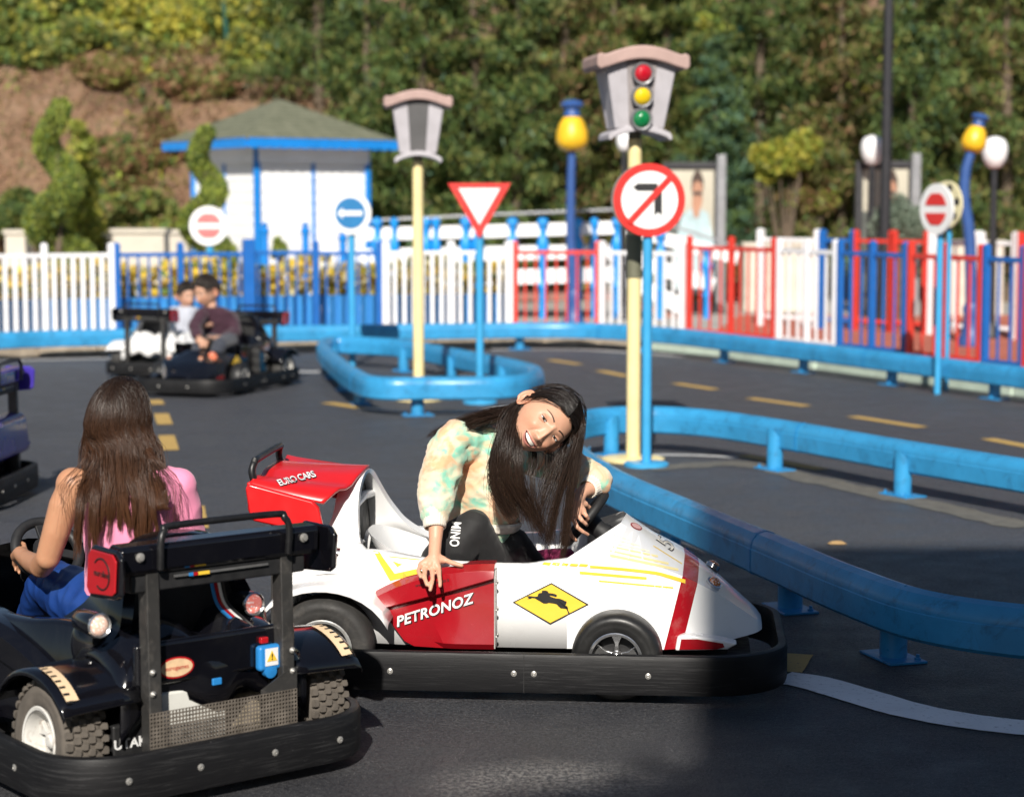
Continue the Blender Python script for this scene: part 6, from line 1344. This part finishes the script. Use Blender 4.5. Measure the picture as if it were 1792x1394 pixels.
    GB = [([(1018, 728, 6.88), (1014, 780, 6.86), (1003, 840, 6.84), (993, 905, 6.83), (986, 975, 6.83)], .009, .009, 120), ([(1010, 752, 6.87), (998, 800, 6.85), (982, 850, 6.84), (968, 905, 6.83), (962, 950, 6.83)], .011, .012, 100), ([(985, 790, 6.88), (970, 830, 6.86), (955, 870, 6.84), (944, 905, 6.83)], .014, .014, 55)]
    GC = [([(935, 788, 6.90), (930, 830, 6.85), (935, 880, 6.83), (955, 930, 6.83), (965, 965, 6.83)], .016, .014, 30), ([(965, 795, 6.92), (955, 840, 6.88), (950, 880, 6.86), (948, 910, 6.86)], .016, .016, 22)]
    for grp, sd in ((GA, -1), (GB, 1), (GC, 0)):
        for gp, r0, r1, n in grp:
            base = [Q(*p) for p in gp]; sub = [Vector((rg.gauss(0, 1), rg.gauss(0, 1), rg.gauss(0, 1))) * .62 for _ in range(7)]; cuts = [rg.uniform(.6, 1.12) for _ in sub]
            for k in range(int(n * 1.55)):
                ci = rg.randrange(7); j0 = Vector((rg.gauss(0, 1), rg.gauss(0, 1), rg.gauss(0, 1))); ang = rg.uniform(0, 6.28); m = len(base); fl = rg.random() < .06; cut = cuts[ci] * rg.uniform(.85, 1.08)
                w_ = [p + (sub[ci] * min(1, .35 + .9 * i / (m - 1)) + j0 * (.42 - .26 * i / (m - 1))) * (r0 + (r1 - r0) * (i / (m - 1))) * 1.35 + Vector((math.sin(i * 1.4 + ang), 0, math.cos(i * 1.1 + ang))) * (.002 + .002 * i) * (3 if fl else 1) for i, p in enumerate(base)]
                w_[-1] = w_[-2] + (w_[-1] - w_[-2]) * cut
                if sd == -1:
                    al = R(rg.uniform(-52, 38)); a = (-.004 - .012 * rg.random(), .1 * math.sin(al), .1 * math.cos(al)); tz = rg.uniform(-.035, .040); hp = arc_on_head(a, (-.075, (.012 if rg.random() < .4 else .035) + .035 * rg.random(), max(tz, .012) if rg.random() < .4 else tz), 6, .0078 + .006 * rg.random())
                elif sd == 1:
                    al = R(rg.uniform(-54, 38)); a = (-.004 + .012 * rg.random(), .1 * math.sin(al), .1 * math.cos(al)); hp = arc_on_head(a, (.075, -.038 + .07 * rg.random(), .022 + .035 * rg.random()), 5, .0085 + .007 * rg.random())
                else: hp = arc_on_head((rg.uniform(-.06, .06), .09, .02), (rg.uniform(-.05, .05), .075, -.07), 3, .006)
                P = [H(p) for p in hp] + w_; pp = catmull(P, 2); paths.append([q - off for q in pp])
    # loose flyaway hairs
    for k in range(60):
        a = (rg.uniform(-.05, .05), rg.uniform(-.05, .08), .1); hp = arc_on_head(a, (rg.choice((-1, 1)) * .07, rg.uniform(-.02, .08), .02), 5, .018 + .012 * rg.random()); paths.append([H(p) - off for p in catmull([Vector(q) for q in hp], 2)])
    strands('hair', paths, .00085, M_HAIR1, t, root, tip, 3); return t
girl_one()

# ------------------------------------------------------------------ the girl in the black kart, seen from behind
def head_matrix(E_origin, face_dir, roll=0.0, pitch=0.0, sc=1.0):
    f = Vector(face_dir).normalized(); u = Vector((0, 0, 1)); L = u.cross(f).normalized(); u = f.cross(L).normalized(); M3 = Matrix((L, -f, u)).transposed()
    return Matrix.Translation(E_origin) @ M3.to_4x4() @ Matrix.Rotation(pitch, 4, 'X') @ Matrix.Rotation(roll, 4, 'Y') @ Matrix.Scale(sc, 4)
def girl_two():
    Q = lambda px, py, Y: PY(px, py, Y); base = Q(215, 1090, 6.08); t = thing('person', 'girl with long brown hair and pink top driving the black kart, back to us', 'person', (base.x, base.y, .2)); off = t.location.copy(); OFF = Matrix.Translation(-off)
    def fin(me): me.transform(OFF); return me
    Mh = head_matrix(Q(212, 745, 6.12), (.42, .90, -.05), R(-3), 0, 1.06); parts, bv = make_head(t, OFF @ Mh, SK2, .3, detail=False, ears=False)
    fg = lambda pts, r0=.0088, r1=.0066: finger_chain([Q(*p) for p in pts], r0, r1)
    ch = [[(Mh @ Vector((0, .03, -.07)), .045), (Q(212, 815, 6.10), .046), (Q(215, 850, 6.10), .075)], [(Q(165, 850, 6.08), .058), (Q(128, 848, 6.06), .053), (Q(112, 885, 6.05), .046), (Q(98, 930, 6.05), .041), (Q(84, 975, 6.06), .037), (Q(72, 990, 6.12), .036), (Q(58, 985, 6.22), .032), (Q(44, 976, 6.32), .026), (Q(36, 968, 6.38), .024)]]
    ch += [[(Q(36, 968, 6.38), .024), (Q(30, 972, 6.44), .022)], fg([(34, 962, 6.42), (26, 966, 6.47), (24, 976, 6.48)]), fg([(31, 970, 6.43), (24, 978, 6.47), (24, 988, 6.47)]), fg([(32, 978, 6.42), (26, 988, 6.46), (28, 997, 6.45)]), fg([(36, 984, 6.40), (32, 995, 6.43), (34, 1002, 6.42)]), fg([(44, 962, 6.40), (42, 952, 6.44), (36, 948, 6.46)])]
    ch += [[(Q(345, 948, 6.22), .034), (Q(352, 950, 6.34), .028), (Q(345, 945, 6.42), .026)]]
    bd = blob(ch, .0048, 5); setcol(bd, SK2); parts.append((bd, OFF, 0)); put('body', join_meshes(parts, 'body', [M_SK2]), t)
    X_, Y_ = (.90, -.30, 0), (.30, .90, 0)
    sh = lambda px, py, Y, a, b_: ell_ring(Q(px, py, Y), X_, Y_, a, b_, 24)
    tor = [sh(222, 1085, 6.09, .135, .10), sh(222, 1030, 6.09, .132, .098), sh(222, 980, 6.09, .128, .096), sh(222, 930, 6.09, .136, .10), sh(224, 880, 6.09, .148, .10), sh(230, 850, 6.09, .140, .092), sh(245, 828, 6.09, .105, .075), sh(250, 818, 6.09, .08, .06)]
    sm = blob([[(Q(290, 850, 6.10), .062), (Q(312, 850, 6.10), .056), (Q(322, 885, 6.12), .052), (Q(328, 920, 6.14), .048), (Q(336, 944, 6.17), .046), (Q(345, 948, 6.22), .042)]], .007, 8, [tor]); wrinkle(sm, .005, 14, (1, 1, 1), 4.0); sm.materials.append(M_PINK); put('top', fin(sm), t)
    tr = blob([[(Q(215, 1085, 6.08), .115), (Q(175, 1065, 6.15), .10), (Q(125, 1040, 6.28), .088), (Q(92, 1022, 6.40), .075), (Q(85, 1025, 6.42), .07), (Q(60, 1080, 6.6), .055)], [(Q(215, 1085, 6.08), .115), (Q(225, 1060, 6.25), .095), (Q(200, 1030, 6.45), .075), (Q(180, 1080, 6.7), .055)]], .008, 8); wrinkle(tr, .009, 13, (1, 1, 1), 6.0); tr.materials.append(M_BLUEP); put('trousers', fin(tr), t)
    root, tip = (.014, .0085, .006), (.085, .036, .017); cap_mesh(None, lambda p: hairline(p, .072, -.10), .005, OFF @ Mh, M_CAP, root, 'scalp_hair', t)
    rg = random.Random(8); paths = []; H = lambda p: Mh @ Vector(p)
    locks = []
    for k in range(17):
        f = k / 16; xt = 140 + 160 * f + rg.uniform(-9, 9); yt = 955 + 20 * math.sin(f * 11) + rg.uniform(-50, 15) - (45 if f > .85 else 0); cz = 6.02 + rg.uniform(-.02, .01); xm = (152 + 126 * f) * .25 + xt * .75 + rg.uniform(-7, 7)
        locks.append((f, [Q(150 + 126 * f, 785, 6.08 - .085 * math.sin(f * 3.14)), Q(150 + 130 * f, 828, 6.055 - .07 * math.sin(f * 3.14)), Q(xm, 880, cz - .045), Q(xt, yt, cz - .04)], .0036 if k % 3 else .0065))
    for f, w_, wd in locks:
        sub = [(Vector((rg.gauss(0, 1), rg.gauss(0, 1) * .6, rg.gauss(0, 1))), rg.uniform(.5, 1.15)) for _ in range(5)]
        for k in range(170):
            so, sc_ = rg.choice(sub); o0 = Vector((rg.gauss(0, 1), rg.gauss(0, 1) * .6, rg.gauss(0, 1))); ph = rg.uniform(0, 6.28); fl = 2.5 if rg.random() < .08 else 1
            ww = [p + o0 * (.007, .0075, wd * .6, wd * .35)[i] + so * (0, .003, wd * 1.2, wd * 1.5)[i] + Vector((math.sin(i * 1.7 + ph) * .004, 0, 0)) * fl * (i > 1) for i, p in enumerate(w_)]; ww[-1] = ww[-2] + (ww[-1] - ww[-2]) * sc_ * rg.uniform(.85, 1.1)
            a_x = -.07 + .14 * f; side = 1 if rg.random() < .5 else -1; a = (rg.uniform(-.012, .012), rg.uniform(-.03, .07), .115); az = (f - .5) * 2.3 + rg.gauss(0, .12)
            # spread round the back of the skull; camera side is -y in world
            wdir = Mh.to_3x3().inverted() @ Vector((math.sin(az), -math.cos(az), -.06 + rg.uniform(-.12, .12)))
            lf = .013 + .009 * rg.random(); hp = arc_on_head(a, wdir, 5, lf); hp = [p * (1 + .0 * i) for i, p in enumerate(hp)]; P = [H(p) for p in hp] + ww; paths.append([q - off for q in catmull(P, 2)])
    for k in range(45):   # stray hairs over both shoulders
        x = rg.choice((rg.uniform(105, 150), rg.uniform(285, 318))); P = [H(p) for p in arc_on_head((rg.uniform(-.01, .01), .02, .115), Mh.to_3x3().inverted() @ Vector(((x - 212) / 110, -.5, -.3)), 4, .018)] + [Q(x * .6 + 212 * .4, 800, 6.0), Q(x + rg.uniform(-8, 8), 850, 5.99), Q(x + rg.uniform(-18, 18), rg.uniform(880, 950), 5.98)]; paths.append([q - off for q in catmull(P, 3)])
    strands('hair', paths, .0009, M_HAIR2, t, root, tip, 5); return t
girl_two()
# ------------------------------------------------------------------ the two boys far back
def boy(label, Y, head, face, torso, arms, top, pants, legs, haircol, sc, roll=0.0, pitch=0.0):
    Q = lambda px, py, dy=0.0: PY(px, py, Y + dy); base = Q(*torso[0][:2]); t = thing('person', label, 'person', (base.x, base.y, .2)); off = t.location.copy(); OFF = Matrix.Translation(-off)
    def fin(me): me.transform(OFF); return me
    Mh = head_matrix(Q(*head), face, roll, pitch, sc); parts, bv = make_head(t, OFF @ Mh, SK3, .25, detail=False)
    ch = [[(Mh @ Vector((0, .03, -.07)), .042), (Q(*torso[-1][:3]), .042)]]
    for a in arms: ch.append([(Q(*torso[-1][:3]), .03), (Q(*torso[-2][:3]), .03), (Q(*torso[-3][:3]), .03), (Q(*a[1]), .02)] + [(Q(*p), .022) for p in a[2:]])
    for a in arms:
        w1, w0 = Q(*a[-1]), Q(*a[-2]); d = (w1 - w0).normalized(); ch.append([(w0, .03), (w1, .024), (w1 + d * .05, .026)]); s_ = d.cross(Vector((0, 0, 1))).normalized(); dn_ = Vector((0, 0, -1))
        for k in range(4): p = w1 + d * .055 + s_ * (.03 - k * .02); ch.append([(p, .010), (p + d * .03 + dn_ * .012, .0095), (p + d * .035 + dn_ * .045, .009)])
        p = w1 + d * .02 + s_ * .035; ch.append([(p, .011), (p + d * .03 + s_ * .01 + dn_ * .02, .009)])
    bd = blob(ch, .007, 4); setcol(bd, SK3); parts.append((bd, OFF, 0)); put('body', join_meshes(parts, 'body', [M_SK3]), t)
    rings = [ell_ring(Q(*p[:3]), (1, -.2, 0), (.2, 1, 0), p[3], p[4]) for p in torso]; sl = []
    for a in arms: sl.append([(Q(*p), r_) for p, r_ in zip(a[:-1], (.062, .055, .05, .042, .04))])
    sm = blob(sl, .010, 6, [rings]); wrinkle(sm, .008, 12, (1, 1, 1), 3.0); sm.materials.append(top); put('top', fin(sm), t)
    pm = blob([[(Q(*p[:3]), p[3]) for p in l] for l in legs], .012, 5); pm.materials.append(pants); put('trousers', fin(pm), t)
    cap_mesh(None, lambda p: hairline(p, .060, -.05), .014, OFF @ Mh, M_HAIR3, haircol, 'scalp_hair', t); rg = random.Random(4); paths = []
    for k in range(700):
        a = (rg.uniform(-.02, .02), rg.uniform(0, .07), .115); az = rg.uniform(-3.14, 3.14); e = (math.sin(az) * .075, -math.cos(az) * .09, .075 if abs(az) < .9 else rg.uniform(.0, .05)); hp = arc_on_head(a, e, 5, .014 + .008 * rg.random()); paths.append([Mh @ Vector(p) - off for p in hp])
    strands('hair', paths, .0022, M_HAIR3, t, haircol, tuple(c * 1.4 for c in haircol), 6); return t
boy('boy in a maroon top leaning over the wheel of the dark kart', 18.15, (362, 511), (-.72, -.66, -.35), [(395, 612, .1, .17, .13), (390, 590, .1, .17, .125), (384, 566, .06, .175, .125), (377, 547, .03, .165, .11), (371, 537, .0, .10, .08)],
    [[(352, 553, -.12), (340, 572, -.25), (346, 588, -.35), (350, 592, -.4)], [(405, 556, .08), (412, 582, -.05), (392, 592, -.22), (372, 592, -.34)]], M_MAROON, M_DKT, [[(398, 612, .1, .12), (372, 600, -.15, .085), (350, 606, -.35, .07), (340, 630, -.45, .05)], [(400, 612, .1, .12), (400, 598, -.2, .085), (385, 604, -.42, .07), (372, 630, -.5, .05)]], (.016, .011, .009), 1.2, 0, R(-8))
boy('small boy in a pale top sitting in the white kart behind', 19.7, (326, 518), (.55, -.75, -.05), [(318, 596, .0, .14, .11), (318, 578, .0, .14, .11), (320, 556, .0, .135, .105), (323, 542, .0, .12, .09), (325, 536, 0, .07, .06)],
    [[(305, 548, -.05), (300, 568, -.08), (312, 585, -.12), (322, 588, -.16)], [(340, 548, .05), (352, 570, .02), (348, 586, -.05), (342, 590, -.08)]], M_PALES, M_DKT, [[(318, 605, .0, .12), (340, 598, -.1, .08), (352, 615, -.1, .06)]], (.014, .010, .008), 1.08)
